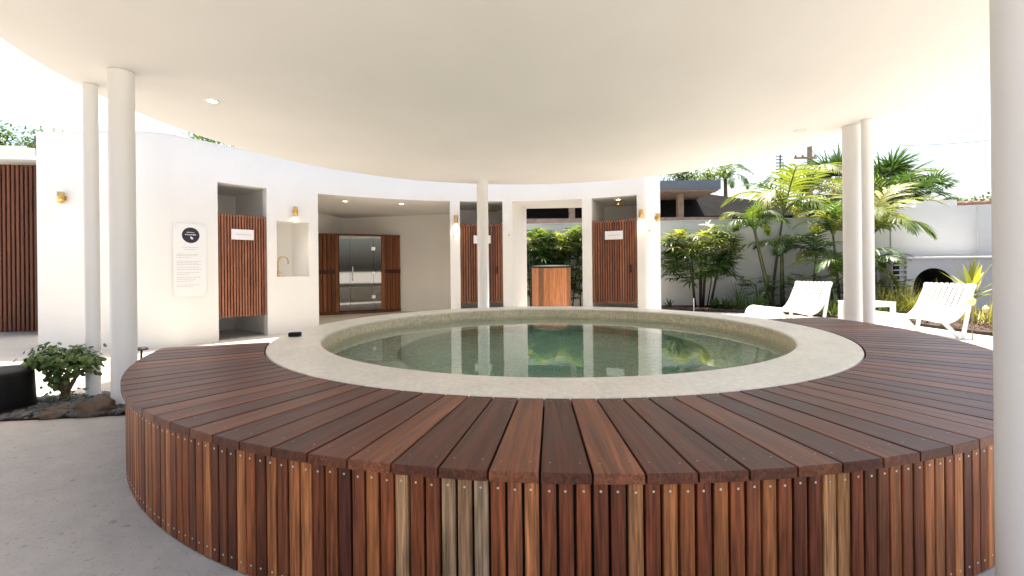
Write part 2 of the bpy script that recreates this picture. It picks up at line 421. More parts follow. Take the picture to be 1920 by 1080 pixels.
# screws in the boards
mb = MB()
def disc(mb, cpos, nrm, r, t=.0012, seg=8):
    nrm = Vector(nrm).normalized(); a = nrm.orthogonal().normalized(); b = nrm.cross(a); o = len(mb.v)
    for h in (0, t):
        for q in range(seg):
            w = 2*math.pi*q/seg; rr_ = r if h == 0 else r*.85
            mb.v.append(tuple(Vector(cpos)+a*math.cos(w)*rr_+b*math.sin(w)*rr_+nrm*h))
    mb.f += [(o+q, o+(q+1) % seg, o+seg+(q+1) % seg, o+seg+q) for q in range(seg)] + [tuple(o+seg+q for q in range(seg))]
for k in range(k0, k1):
    a = R(A0 + (k+.5)*STEP); d = Vector((math.cos(a), math.sin(a), 0)); n_ = Vector((-d.y, d.x, 0))
    for rr_ in (ra+.045, rb-.07):
        w = rr_*math.tan(half)-.03
        for sgn in (-1, 1):
            disc(mb, PC + d*(rr_+rng.uniform(-.008, .008)) + n_*(sgn*w) + Vector((0, 0, DZ+.0003)), (0, 0, 1), .0030)
tag(mb.build('deck_screws', M['dullsteel'], deck), kind='stuff')
# skirt slats
RS = 3.331; SSTEP = STEP/3
a_lo, a_hi = A0 + k0*STEP, A0 + k1*STEP
ns = int(round((a_hi-a_lo)/SSTEP))
sw = 2*RS*math.tan(R(SSTEP/2)) - .0085
me = MB().bbox(RS-.02, RS, -sw/2, sw/2, .004, DZ-.034, .0022).mesh('slat'); me.materials.append(M['slat'])
spal = [(.225, .062, .022), (.175, .046, .018), (.33, .105, .034), (.42, .155, .054), (.135, .036, .015), (.28, .082, .028), (.205, .060, .024), (.37, .128, .044)]
special = {845: (.30, .195, .112), 875: (.40, .235, .125), 905: (.34, .235, .145), 757: (.37, .215, .11), 1198: (.42, .19, .08), 1165: (.19, .05, .022), 1556: (.50, .25, .11), 1588: (.44, .21, .085), 968: (.22, .075, .032), 1000: (.44, .17, .065), 640: (.10, .026, .014), 655: (.075, .02, .012)}
def slat_px(a):
    p = PC + Vector((math.cos(a), math.sin(a), 0))*RS; p.z = .42
    up, vp = F*p.x/p.y, -F*(p.z-H)/p.y
    return CX + math.cos(ROLL)*up + math.sin(ROLL)*vp
last = None
for k in range(ns):
    a = R(a_lo + (k+.5)*SSTEP)
    cidx = rng.choice([i for i in range(len(spal)) if i != last]); last = cidx
    colr = spal[cidx]
    p = PC + Vector((math.cos(a), math.sin(a), 0))*RS
    if p.y < 4:
        x = slat_px(a)
        for sx in special:
            if abs(x-sx) < 15: colr = special[sx]
    s = rng.uniform(.85, 1.12)
    inst('slat', me, deck, (0, 0, 0), (0, 0, a), 1.0, tuple(q*s for q in colr))
mb = MB()
for k in range(ns):
    a = R(a_lo + (k+.5)*SSTEP); d = Vector((math.cos(a), math.sin(a), 0)); n_ = Vector((-d.y, d.x, 0))
    for z in (DZ-.062, .045):
        disc(mb, PC + d*(RS+.0002) + n_*rng.uniform(-.003, .003) + Vector((0, 0, z+rng.uniform(-.003, .003))), d, .0042)
tag(mb.build('slat_screws', M['steel'], deck), kind='stuff')
mb = MB().lathe([(RS-.025, .0), (RS-.025, DZ-.034), (R1+.03, DZ-.034)], 120, c, R(a_lo), R(a_hi))
mb.build('frame', M['dark'], deck)
for a in (R(a_lo), R(a_hi)):
    sg = -1 if a < -1 else 1
    Mx = Matrix.Translation(PC) @ Matrix.Rotation(a, 4, 'Z')
    o = MB().bbox(R1+.02, R2-.02, min(0, sg*.02), max(0, sg*.02), .004, DZ-.036, .002, Mx).build('end_panel', M['deck'], deck)
    o.color = (.12, .045, .03, 1)

# ------------------------------------------------------------------ canopy
can = thing('round_canopy', (CC.x, CC.y, CZ), 'broad round white canopy with smooth plaster underside over the pool', 'canopy')
MB().lathe([(0, CZ), (1.4, CZ), (2.8, CZ), (CR-.02, CZ), (CR-.004, CZ+.004), (CR, CZ+.02), (CR, CZ+.26), (CR-.1, CZ+.30), (0, CZ+.36)], 192, (CC.x, CC.y, 0)).build('soffit', M['soffit'], can)
MB().lathe([(CR+.002, CZ+.20), (CR+.03, CZ+.20), (CR+.03, CZ+.29), (CR+.002, CZ+.29)], 160, (CC.x, CC.y, 0)).build('edge_trim', M['white'], can)
def column(p, dia, label, top=CZ):
    r = dia/2
    prof = [(0, 0), (r+.004, 0), (r+.004, .004), (r, .012), (r, top-.02), (r+.003, top-.012), (r+.003, top-.001), (0, top-.001)]
    o = MB().lathe(prof, 48, (p[0], p[1], 0)).build('column', M['column'], None, True, origin=(p[0], p[1], 0))
    return tag(o, label, 'column', 'columns carrying the round canopy')
def capital(o, p, r):
    pass
column((-3.182, 3.68), .172, 'thick white column at the left end of the timber deck')
column((-3.67, 3.93), .104, 'slim white column rising behind the brown boulder, left of the thick one')
column((-.535, 8.36), .208, 'white column standing behind the pool in front of the narrow slatted door')
column((4.03, 5.32), .180, 'thick white column at the right edge of the deck between the two loungers')
column((4.035, 5.09), .112, 'slim white column touching the right of the thick one near the loungers')
column((1.338, 1.130), .180, 'large white column in the right foreground cut by the picture edge')

def downlight(x, y, z, label, lit=True):
    p = atz(x, y, z)
    t = thing('downlight', (p.x, p.y, z), label, 'ceiling light', 'recessed ceiling lights')
    MB().lathe([(.062, 0), (.062, -.006), (.045, -.008), (.043, -.001)], 28, (p.x, p.y, z-.0005)).build('trim_ring', M['white'], t, True)
    MB().lathe([(0, 0), (.043, 0)], 24, (p.x, p.y, z-.003)).build('lens', M['glow'] if lit else M['white'], t)
    if lit and z < 2.6 and p.x < 0:
        ld = bpy.data.lights.new('lamp_light', 'SPOT'); ld.energy = 22; ld.spot_size = R(140); ld.spot_blend = .9; ld.color = (1, .84, .66); ld.shadow_soft_size = .04
        lo = bpy.data.objects.new('lamp_light', ld); COL.objects.link(lo); lo.parent = t; lo.location = (0, 0, -.02)
downlight(398, 189, CZ, 'recessed downlight in the canopy underside above the slatted door and sign')
downlight(1500, 245, CZ, 'faint recessed downlight in the canopy underside above the right garden', False)

# ------------------------------------------------------------------ curved wall with cabins
WC, WR, WT = Vector((-.154, 4.023)), 5.49, .20
WTOP, HEAD = 3.12, 2.53
def on_arc(x, y=480):
    d = ray(x, y); d = Vector((d.x, d.y)); o = -WC
    A = d.dot(d); B = 2*o.dot(d); C = o.dot(o)-WR*WR
    t = (-B + math.sqrt(B*B-4*A*C))/(2*A); p = d*t
    return p
def th(x): p = on_arc(x)-WC; return math.atan2(p.y, p.x)
marks = [('solid', 338), ('door', 409), ('solid', 501), ('niche', 519), ('solid', 580), ('open', 597), ('solid', 845), ('open', 863), ('solid', 943), ('open', 961), ('solid', 1092), ('open', 1110), ('solid', 1195), ('end', 1207)]
path = []; kind = []
L0, L1 = Vector((-6.84, 6.48)), Vector((-5.80, 6.43))
for k in range(6): path.append(L0.lerp(L1, k/6)); kind.append('solid')
S = on_arc(338); rS = (S-WC).normalized(); tS = Vector((-rS.y, rS.x)); kS = (6.415-S.y)/tS.y; cpt = S + tS*kS
for k in range(24):
    t = k/24; path.append(L1*(1-t)**2 + cpt*2*t*(1-t) + S*t*t); kind.append('solid')
for (nm, x0), (_, x1) in zip(marks[:-1], marks[1:]):
    a, b = th(x0), th(x1); n_ = max(2, int(abs(math.degrees(b-a))/.8))
    for k in range(n_):
        w = a+(b-a)*k/n_; path.append(WC + Vector((math.cos(w), math.sin(w)))*WR); kind.append(nm)
Eend = on_arc(1207); rv = (Eend-WC).normalized(); tg = Vector((rv.y, -rv.x)); ctrl = Eend + tg*.13; fl = Vector((2.93, 9.02)); FB = Vector((3.56, 10.75))
for k in range(10):
    t = k/10; path.append(Eend*(1-t)**2 + ctrl*2*t*(1-t) + fl*t*t); kind.append('solid')
for k in range(4): path.append(fl.lerp(FB, k/4)); kind.append('solid')
path.append(FB)
nP = len(path); back = []
for i in range(nP):
    t = (path[min(i+1, nP-1)] - path[max(i-1, 0)]).normalized(); back.append(path[i] + Vector((-t.y, t.x))*WT)
ZL = [0, 1.0, 1.98, HEAD, WTOP]
def solid(i, j):
    if i < 0 or i >= nP-1 or j < 0 or j >= 4: return False
    k = kind[i]
    if k in ('solid', 'end'): return True
    if k == 'niche': return j != 1
    return j == 3
bld = thing('curved_bathhouse', (path[40].x, path[40].y, 0), 'white curved rendered wall with cabins, niche and doorways behind the pool', 'building')
vb = {}; mb = MB()
def vid(i, j, s_):
    key = (i, j, s_)
    if key not in vb:
        p = (path if s_ == 0 else back)[i]; vb[key] = len(mb.v); mb.v.append((p.x, p.y, ZL[j]))
    return vb[key]
for i in range(nP-1):
    for j in range(4):
        if not solid(i, j): continue
        mb.f.append((vid(i, j, 0), vid(i+1, j, 0), vid(i+1, j+1, 0), vid(i, j+1, 0)))
        mb.f.append((vid(i+1, j, 1), vid(i, j, 1), vid(i, j+1, 1), vid(i+1, j+1, 1)))
        if not solid(i, j+1): mb.f.append((vid(i, j+1, 0), vid(i+1, j+1, 0), vid(i+1, j+1, 1), vid(i, j+1, 1)))
        if not solid(i, j-1) and j > 0: mb.f.append((vid(i, j, 1), vid(i+1, j, 1), vid(i+1, j, 0), vid(i, j, 0)))
        if not solid(i-1, j): mb.f.append((vid(i, j, 1), vid(i, j, 0), vid(i, j+1, 0), vid(i, j+1, 1)))
        if not solid(i+1, j): mb.f.append((vid(i+1, j, 0), vid(i+1, j, 1), vid(i+1, j+1, 1), vid(i+1, j+1, 0)))
mb.build('wall', M['plaster'], bld)
# parapet capping strip
mb = MB(); o = 0
for i in range(nP):
    n_ = (back[i]-path[i]).normalized()
    for (q, z) in ((path[i]-n_*.006, WTOP+.002), (path[i]-n_*.006, WTOP+.016), (back[i]+n_*.006, WTOP+.016), (back[i]+n_*.006, WTOP+.002)): mb.v.append((q.x, q.y, z))
for i in range(nP-1):
    for k in range(4): mb.f.append((i*4+k, (i+1)*4+k, (i+1)*4+(k+1) % 4, i*4+(k+1) % 4))
mb.build('capping', M['white'], bld)
def inner(x): p = on_arc(x); return p + (p-WC).normalized()*(WT+.001)
def P2(x, Y): d = ray(x, 480); return Vector((d.x*Y, Y))
CEIL = HEAD + .02
mb = MB()
# left end return
mb.wallseg(L0+Vector((.0, .201)), Vector((-6.9, 9.5)), 0, WTOP, -.2)
# cabin 1
a, b = inner(403), inner(508); nr = Vector((-.80, .60)); a2, b2 = a+nr*1.25, b+nr*1.25
mb.wallseg(a, a2, 0, CEIL, .08); mb.wallseg(b2, b, 0, CEIL, .08); mb.wallseg(a2, b2, 0, CEIL, .1)
mb.prism([a-nr*.0, b, b2, a2], CEIL, CEIL+.1)
# sauna room
sa, sb, sc_, sd_ = inner(590), Vector((-5.38, 9.0)), Vector((-4.63, 12.42)), Vector((-1.60, 11.75)); se = inner(852)
mb.wallseg(sa, sb, 0, CEIL, .08); mb.wallseg(sb, sc_, 0, CEIL, .1); mb.wallseg(sc_, sd_, 0, CEIL, .1); mb.wallseg(sd_, se, 0, CEIL, .08)
mb.prism([sa, se, sd_, sc_, sb], CEIL, CEIL+.1)
# narrow cabin
a, b = inner(858), inner(948); a2, b2 = Vector((-1.25, 11.0)), Vector((-.02, 11.0))
mb.wallseg(a, a2, 0, CEIL, .05); mb.wallseg(b2, b, 0, CEIL, .05); mb.wallseg(a2, b2, 0, CEIL, .1); mb.prism([a, b, b2, a2], CEIL, CEIL+.1)
# passage
a = inner(961) + Vector((0, 0)); a2 = Vector((.355, 10.72)); b = inner(1092); b2 = Vector((1.95, 10.62))
mb.wallseg(a2, a, 0, CEIL-.019, -.06) ; mb.wallseg(b, b2, 0, CEIL-.019, -.06); mb.prism([a, b, b2, a2], CEIL-.018, CEIL+.1)
# right cabin
a, b = inner(1105), inner(1198); nr = Vector((.40, .92)); a2, b2 = a+nr*1.4, b+nr*1.4
mb.wallseg(a, a2, 0, CEIL, .05); mb.wallseg(b2, b, 0, CEIL, .05); mb.wallseg(a2, b2, 0, CEIL, .1); mb.prism([a, b, b2, a2], CEIL, CEIL+.1)
mb.build('cabin_lining', M['plaster'], bld)
# flat roof behind the parapet
rp = [back[i] for i in range(20, nP-4, 3)] + [Vector((3.5, 10.8)), Vector((3.2, 11.9)), Vector((-1.2, 12.0)), Vector((-4.6, 12.7)), Vector((-5.8, 9.0)), Vector((-6.4, 7.6))]
# niche
na, nb_ = on_arc(519), on_arc(580); rn = ((na+nb_)/2-WC).normalized()
na, nb_ = inner(519), inner(580); nd = .30
mb = MB()
na2, nb2 = na+rn*nd, nb_+rn*nd
mb.wallseg(na, na2, .9, 2.1, .04); mb.wallseg(nb2, nb_, .9, 2.1, .04); mb.wallseg(na2, nb2, .9, 2.1, .05)
mb.prism([na, nb_, nb2, na2], .9, 1.0); mb.prism([na, nb_, nb2, na2], 1.981, 2.1)
mb.build('niche_lining', M['plaster'], bld)

# slatted doors
dpal = [(.28, .108, .062), (.31, .125, .07), (.25, .094, .056), (.29, .115, .066)]
def slat_door(xa, xb, rec, z0, z1, name, label, n, stile=False, dk=1.0):
    pa, pb = on_arc(xa), on_arc(xb); rn = ((pa+pb)/2-WC).normalized(); pa = pa+rn*rec; pb = pb+rn*rec
    d = pb-pa; L = d.length; ang = math.atan2(d.y, d.x); base = Vector((pa.x, pa.y, 0))
    dr = bpy.data.objects.new(name, None); COL.objects.link(dr); dr.parent = bld; dr.location = base-wloc(bld); dr.rotation_euler.z = ang
    dr['label'] = label
    pitch = L/n; w = pitch*.62
    s_ = MB().bbox(-w/2, w/2, 0, .034, z0, z1, .002).mesh('slat'); s_.materials.append(M['door'])
    for k in range(n):
        cl = random.choice(dpal); q = random.uniform(.85, 1.12)*dk
        inst('slat', s_, dr, ((k+.5)*pitch, 0, 0), (0, 0, 0), 1, tuple(x*q for x in cl))
    for z in ((z0+.07, z0+.15), (.5*(z0+z1)-.04, .5*(z0+z1)+.04), (z1-.15, z1-.07)):
        r_ = MB().box(.005, L-.005, .036, .06, z[0], z[1]).mesh('rail'); r_.materials.append(M['door']); inst('rail', r_, dr, color=(.05, .018, .012))
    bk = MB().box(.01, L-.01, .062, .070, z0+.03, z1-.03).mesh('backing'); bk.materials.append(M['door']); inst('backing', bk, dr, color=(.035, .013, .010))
    if stile:
        for x0, x1 in ((-.002, .045), (L-.045, L+.002)):
            st = MB().bbox(x0, x1, -.012, .03, z0-.005, z1+.006, .003).mesh('stile'); st.materials.append(M['door']); inst('stile', st, dr, color=(.30*dk, .115*dk, .06*dk))
        hd = MB().bbox(L-.13, L-.11, -.035, -.001, 1.0, 1.16, .004).mesh('handle'); hd.materials.append(M['black']); inst('handle', hd, dr)
    return dr, L, base, ang
D1 = slat_door(410, 500.5, .02, .355, 2.035, 'door', 'slatted timber door hung clear of the floor, nearest the notice', 17)
D2 = slat_door(864, 942.5, .03, .38, 2.06, 'door', 'slatted timber door half hidden by the white column', 17, True, .82)
D3 = slat_door(1111, 1194, .03, .38, 2.06, 'door', 'slatted timber door at the right end of the curved wall', 18, True, .82)
def door_sign(D, xm, ym, w, h, label):
    dr, L, base, ang = D
    t = thing('door_sign', (0, 0, 0), label, 'sign', 'white plates on the slatted doors')
    n = Vector((math.sin(ang), -math.cos(ang), 0)); d = Vector((math.cos(ang), math.sin(ang), 0))
    # pixel -> point on the door plane
    ry = ray(xm, ym); o = Vector((0, 0, H)); tt = (base+n*.016-o).dot(n)/ry.dot(n); p = o+ry*tt
    t.location = p; t.rotation_euler.z = ang
    q = MB().bbox(-w/2, w/2, -.008, -.001, -h/2, h/2, .002).mesh('plate'); q.materials.append(M['paper']); inst('plate', q, t)
    mk = MB(); x = -w*.32
    while x < w*.32:
        ww = random.uniform(.012, .03); mk.box(x, x+ww, -.0092, -.0081, -.006, .008); x += ww+.007
    q = mk.mesh('lettering'); q.materials.append(M['ink']); o_ = inst('lettering', q, t)
door_sign(D1, 455, 440, .34, .17, 'white name plate on the slatted door beside the notice')
door_sign(D2, 904, 449, .36, .17, 'white name plate on the slatted door behind the column')
door_sign(D3, 1151, 441, .36, .17, 'white name plate on the slatted door at the right')

# wall lamps
def wall_pt(x, y):
    """point of the curved wall (or its straight end) seen at pixel x"""
    d = ray(x, y); best = None
    for i in range(nP-1):
        a, b = path[i], path[i+1]; e = b-a
        den = d.x*e.y - d.y*e.x
        if abs(den) < 1e-9: continue
        t = (a.x*e.y - a.y*e.x)/den; u = (a.x*d.y - a.y*d.x)/den
        if -1e-6 <= u <= 1+1e-6 and t > 0 and (best is None or t < best[0]): best = (t, i)
    t, i = best; p = Vector((0, 0, H))+d*t; e = (path[i+1]-path[i]).normalized(); return p, Vector((e.y, -e.x, 0))
def sconce(x, y, label, power=1.2):
    p, n = wall_pt(x, y)
    t = thing('wall_lamp', p, label, 'wall lamp', 'small brass wall lamps')
    q = p + n*.06
    Mr = Matrix.Translation(p) @ n.to_track_quat('Z', 'Y').to_matrix().to_4x4()
    MB().lathe([(0, .012), (.034, .012), (.036, .008), (.036, 0)], 24, (0, 0, 0), M=Mr).build('wall_plate', M['brass'], t, True)
    MB().tube([p+n*.01, q], .009, 8).build('arm', M['brass'], t)
    MB().lathe([(0, .085), (.036, .085), (.040, .08), (.040, -.075), (.037, -.075), (.036, .06), (0, .06)], 28, q).build('shade', M['brass'], t, True)
    MB().lathe([(0, .03), (.02, .02), (.026, 0), (.02, -.02), (0, -.03)], 14, q-Vector((0, 0, .03))).build('bulb', M['glow'], t, True)
    ld = bpy.data.lights.new('lamp_light', 'SPOT'); ld.energy = power*3; ld.spot_size = R(100); ld.spot_blend = .8; ld.color = (1, .86, .66); ld.shadow_soft_size = .03
    lo = bpy.data.objects.new('lamp_light', ld); COL.objects.link(lo); lo.parent = t; lo.location = q-p-Vector((0, 0, .09))
sconce(122, 372, 'brass wall lamp on the straight white wall at far left')
sconce(552, 397, 'brass wall lamp just above the niche with the tap')
sconce(855, 411, 'brass wall lamp on the narrow pier right of the sauna room')
sconce(1203, 401, 'brass wall lamp right of the last slatted door')
sconce(1229, 408, 'brass wall lamp on the end wall facing the garden')

# hooks
def hook(x, y, label):
    p, n = wall_pt(x, y)
    o = MB().tube([p, p+n*.035, p+n*.05+Vector((0, 0, .02))], [.012, .008, .011], 8).build('wall_hook', M['brass'], None, True, origin=p)
    tag(o, label, 'hook', 'robe hooks on the curved wall')
hook(850, 443, 'small dark hook on the pier beside the sauna room')
hook(954, 442, 'small dark hook on the pier left of the garden passage')
hook(1217, 433, 'small dark hook on the end pier below the right wall lamps')

# tap in niche
p = Vector((*(na+(nb_-na)*.2+rn*.10), 1.0))
tp = thing('tap', p, 'brass gooseneck tap standing in the wall niche', 'tap')
dirx = Vector((*(nb_-na).normalized(), 0))
MB().lathe([(0, 0), (.028, 0), (.028, .012), (.018, .02), (.018, .10), (.012, .11), (0, .11)], 20, p).build('base', M['brass'], tp, True)
pts = [p+Vector((0, 0, .10)), p+Vector((0, 0, .28))]
for k in range(1, 13):
    a = math.pi*k/12; pts.append(p+dirx*(.085*(1-math.cos(a)))+Vector((0, 0, .28+.085*math.sin(a))))
pts.append(pts[-1]-Vector((0, 0, .05)))
MB().tube(pts, .011, 10).build('spout', M['brass'], tp, True)
MB().tube([p+Vector((0, 0, .06)), p+dirx*.05+Vector((0, 0, .075))], .006, 8).build('lever', M['brass'], tp)

# notice on the wall
p0, n0 = wall_pt(353, 480); dxw = Vector((-n0.y, n0.x, 0))
nt = thing('notice_board', p0, 'tall white acrylic notice with round navy emblem on the curved wall', 'sign')
pa, _ = wall_pt(323.5, 480); pb, _ = wall_pt(386, 480); wN = (pb-pa).length; dxw = (pb-pa); dxw.z = 0; dxw.normalize(); nn = Vector((dxw.y, -dxw.x, 0))
zt = (Vector((0, 0, H))+ray(353, 420)*p0.y).z; zb = (Vector((0, 0, H))+ray(353, 556)*p0.y).z
ctr = (pa+pb)/2; ctr.z = 0
def NM(z): return Matrix.Translation(Vector((ctr.x, ctr.y, z))) @ Matrix(((dxw.x, nn.x, 0, 0), (dxw.y, nn.y, 0, 0), (0, 0, 1, 0), (0, 0, 0, 1)))
MB().bbox(-wN/2, wN/2, .012, .020, zb, zt, .002, NM(0)).build('panel', M['paper'], nt)
for sx in (-1, 1):
    for z in (zb+.04, zt-.04):
        mb = MB(); disc(mb, NM(0) @ Vector((sx*(wN/2-.03), .0201, z)), nn, .008, .004); mb.build('standoff', M['steel'], nt)
ez = (Vector((0, 0, H))+ray(356, 441)*p0.y).z
mb = MB(); disc(mb, NM(0) @ Vector((.01, .0202, ez)), nn, .118, .002, 40); em = mb.build('emblem', M['navy'], nt)
mk = MB(); rg = random.Random(5)
for (zz, hw, hh) in ((ez+.042, .055, .011), (ez+.008, .078, .017)):
    x = .01-hw
    while x < .01+hw-.006:
        w_ = rg.uniform(.006, .013); h_ = hh*rg.uniform(.6, 1.0); mk.box(x, min(x+w_, .01+hw), .0223, .0229, zz-hh*.4, zz-hh*.4+h_, NM(0)); x += w_+.0045
poly = [(-.012, -.022), (.0, -.058), (.020, -.062), (.034, -.05), (.022, -.034), (.006, -.020)]
o_ = len(mk.v)
mk.v += [tuple(NM(0) @ Vector((.01+x_, .0226, ez+z_))) for x_, z_ in poly]; mk.f.append(tuple(o_+k for k in range(len(poly))))
mk.build('emblem_print', M['paper'], em)
mk = MB()
rows = [(464, .6, 1), (468, .42, 1), (477, .8, 0), (479.5, .82, 0), (483, .5, 0), (490, .92, 0), (493, .8, 0), (496, .9, 0), (501, .85, 0), (505, .93, 0), (511, .84, 0), (514.5, .45, 0), (520, .88, 0), (523.5, .7, 0), (527, .62, 0), (534, .85, 0), (537, .6, 0)]
for y_, frac, cen in rows:
    z_ = (Vector((0, 0, H))+ray(353, y_)*p0.y).z; full = wN*.8; x = -full/2 if not cen else -full*frac/2; xe = x+full*frac
    while x < xe:
        w_ = rg.uniform(.015, .05); mk.box(x, min(x+w_, xe), .0202, .0208, z_-.004, z_+.004, NM(0)); x += w_+.008
tag(mk.build('printed_lines', M['ink'], nt), kind='stuff')

# small vent low on the cabin jamb, black speaker on the rim
p = atz(553, 631, DZ)
sp = thing('rim_speaker', (p.x, p.y, DZ), 'small black box sitting on the left of the mosaic rim', 'speaker')
Mx = Matrix.Translation((p.x, p.y, DZ+.001)) @ Matrix.Rotation(R(8), 4, 'Z')
MB().bbox(-.052, .052, -.03, .03, 0, .038, .006, Mx).build('body', M['black'], sp)
MB().bbox(-.045, .045, -.032, -.0305, .006, .032, .0006, Mx).build('grille', M['dark'], sp)

# shower heads
def shower(x, y, Y, label):
    p = aty(x, y, Y)
    t = thing('shower_head', p, label, 'shower', 'ceiling shower heads in the cabins')
    MB().tube([(p.x, p.y, p.z), (p.x, p.y, CEIL)], .012, 10).build('drop_pipe', M['brass'], t)
    MB().lathe([(0, .02), (.03, .018), (.16, .006), (.165, 0), (.16, -.004), (0, -.004)], 32, p).build('rose', M['brass'], t, True)
shower(1160, 385, 9.75, 'flat brass shower rose hanging above the right slatted door')
shower(921, 395, 10.2, 'flat brass shower rose above the slatted door behind the column')
for (x, y, l_) in ((647, 377, 'left glowing downlight in the sauna room ceiling'), (753, 382, 'right glowing downlight in the sauna room ceiling'), (1159, 374, 'downlight above the shower in the right cabin')):
    downlight(x, y, CEIL-.001, l_)

# ------------------------------------------------------------------ sauna
sx = [Vector((-5.0, 11.10)), Vector((-4.36, 11.22)), Vector((-3.36, 11.72)), Vector((-2.98, 12.02))]
sau = thing('sauna_cabin', (sx[1].x, sx[1].y, 0), 'timber corner sauna with smoked glass front and slatted side panels', 'sauna')
SH = 2.03
MB().prism([sx[0], sx[1], sx[2], sx[3], Vector((-3.0, 12.07)), Vector((-4.62, 12.40)), Vector((-4.95, 11.3))], SH-.04, SH).build('roof', M['door'], sau).color = (.16, .055, .03, 1)
MB().prism([sx[0], sx[1], sx[2], sx[3], Vector((-3.0, 12.07)), Vector((-4.62, 12.40)), Vector((-4.95, 11.3))], .0, .07).build('plinth', M['door'], sau).color = (.12, .045, .025, 1)
def sframe(a, b, n, nm):
    d = b-a; L = d.length; ang = math.atan2(d.y, d.x); base = Vector((a.x, a.y, 0))
    root = bpy.data.objects.new(nm, None); COL.objects.link(root); root.parent = sau; root.location = base-sau.location; root.rotation_euler.z = ang
    pitch = L/n; w = pitch*.80
    for (z0, z1) in ((.075, 1.02), (1.12, SH-.045)):
        s_ = MB().bbox(-w/2, w/2, 0, .03, z0, z1, .004).mesh('slat'); s_.materials.append(M['door'])
        for k in range(n):
            q = random.uniform(.8, 1.15); inst('slat', s_, root, ((k+.5)*pitch, 0, 0), color=(.22*q, .08*q, .035*q))
    q = MB().box(0, L, .004, .045, 1.021, 1.119).mesh('mid_rail'); q.materials.append(M['door']); inst('mid_rail', q, root, color=(.07, .025, .015))
    q = MB().box(.0, L, .032, .045, .07, SH-.041).mesh('backing'); q.materials.append(M['door']); inst('backing', q, root, color=(.06, .02, .012))
sframe(sx[0], sx[1]+Vector((-.04, 0)), 6, 'side_panel'); sframe(sx[2]+Vector((.03, .02)), sx[3], 6, 'side_panel')
for p in (sx[1], sx[2]):
    o = MB().bbox(p.x-.035, p.x+.035, p.y-.035, p.y+.035, .07, SH-.04, .005).build('corner_post', M['door'], sau); o.color = (.26, .10, .045, 1)
d = (sx[2]-sx[1]); Lg = d.length; ang = math.atan2(d.y, d.x); G = Matrix.Translation((sx[1].x, sx[1].y, 0)) @ Matrix.Rotation(ang, 4, 'Z')
for (x0, x1, nm) in ((.05, .30, 'side_pane'), (.306, Lg*.78, 'glass_door'), (Lg*.78+.006, Lg-.05, 'side_pane')):
    MB().box(x0, x1, -.004, .004, .09, SH-.05, G).build(nm, M['glass'], sau)
hx = Lg*.78+.003
for z in (.42, 1.02, 1.66):
    MB().bbox(hx-.05, hx+.05, -.012, -.005, z-.045, z+.045, .003, G).build('hinge', M['steel'], sau)
MB().tube([G @ Vector((.36, -.05, .85)), G @ Vector((.36, -.05, 1.2))], .012, 10).build('handle', M['steel'], sau)
MB().box(.06, Lg-.06, .30, .34, .40, .46, G).build('bench', M['door'], sau).color = (.3, .14, .07, 1)

# ------------------------------------------------------------------ cedar tub in the passage
p = Vector((1.02, 11.75, 0)); TR = .50
tb = thing('cedar_tub', p, 'upright cedar stave plunge tub with dark lid seen through the passage', 'tub')
nst = 20; w = 2*TR*math.tan(math.pi/nst)-.005
s_ = MB().bbox(TR-.03, TR, -w/2, w/2, .0, 1.12, .003).mesh('stave'); s_.materials.append(M['door'])
for k in range(nst):
    q = random.uniform(.5, 1.35); inst('stave', s_, tb, (0, 0, 0), (0, 0, 2*math.pi*k/nst), 1, (.42*q, .17*q, .075*q))
for z in (.12,):
    MB().lathe([(TR+.002, z), (TR+.006, z), (TR+.006, z+.012), (TR+.002, z+.012)], 52, p).build('hoop', M['steel'], tb)
MB().lathe([(0, 1.125), (TR+.02, 1.125), (TR+.02, 1.155), (TR-.05, 1.185), (0, 1.195)], 40, p).build('lid', M['black'], tb)
MB().lathe([(0, .6), (TR-.032, .6)], 40, p).build('inner_floor', M['dark'], tb)

# ------------------------------------------------------------------ left building: slatted screen, gutter, upper roof
sa_, sb_ = Vector((-9.75, 8.02)), Vector((-8.05, 8.25)); d = sb_-sa_; L = d.length; ang = math.atan2(d.y, d.x)
scr = thing('slatted_screen', (sa_.x, sa_.y, 0), 'tall dark timber slat screen under white gutter at the left edge', 'screen', rz=ang)
n_ = 24; pitch = L/n_
s_ = MB().bbox(-.021, .021, 0, .06, .06, 3.08, .003).mesh('slat'); s_.materials.append(M['door'])
for k in range(n_):
    q = random.uniform(.8, 1.2); inst('slat', s_, scr, ((k+.5)*pitch, 0, 0), color=(.115*q, .038*q, .019*q))
for z in (.9, 1.75, 2.9):
    q = MB().box(0, L, .062, .10, z, z+.09).mesh('rail'); q.materials.append(M['door']); inst('rail', q, scr, color=(.05, .018, .01))
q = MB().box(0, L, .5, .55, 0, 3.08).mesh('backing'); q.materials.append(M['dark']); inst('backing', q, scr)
gt = thing('veranda_eave', (-9.0, 8.0, 3.1), 'white eave with half round gutter above the slat screen', 'eave')
Mx = Matrix.Translation((sa_.x, sa_.y, 0)) @ Matrix.Rotation(ang, 4, 'Z')
MB().box(-.3, L-.35, -.30, 1.2, 3.13, 3.17, Mx).build('eave_lining', M['white'], gt)
MB().box(-.3, L-.35, -.33, -.302, 3.10, 3.30, Mx).build('fascia', M['white'], gt)
mb = MB()
prof = [(-.46+.065*math.cos(math.pi+math.pi*k/10)+.06, 3.30+.075*math.sin(math.pi+math.pi*k/10)) for k in range(11)]
mb.v += [tuple(Mx @ Vector((x, y-.0, z))) for x in (-.3, L-.35) for (y, z) in prof]; mb.f += [(k, k+1, 12+k, 11+k) for k in range(10)]
mb.build('gutter', M['white'], gt)
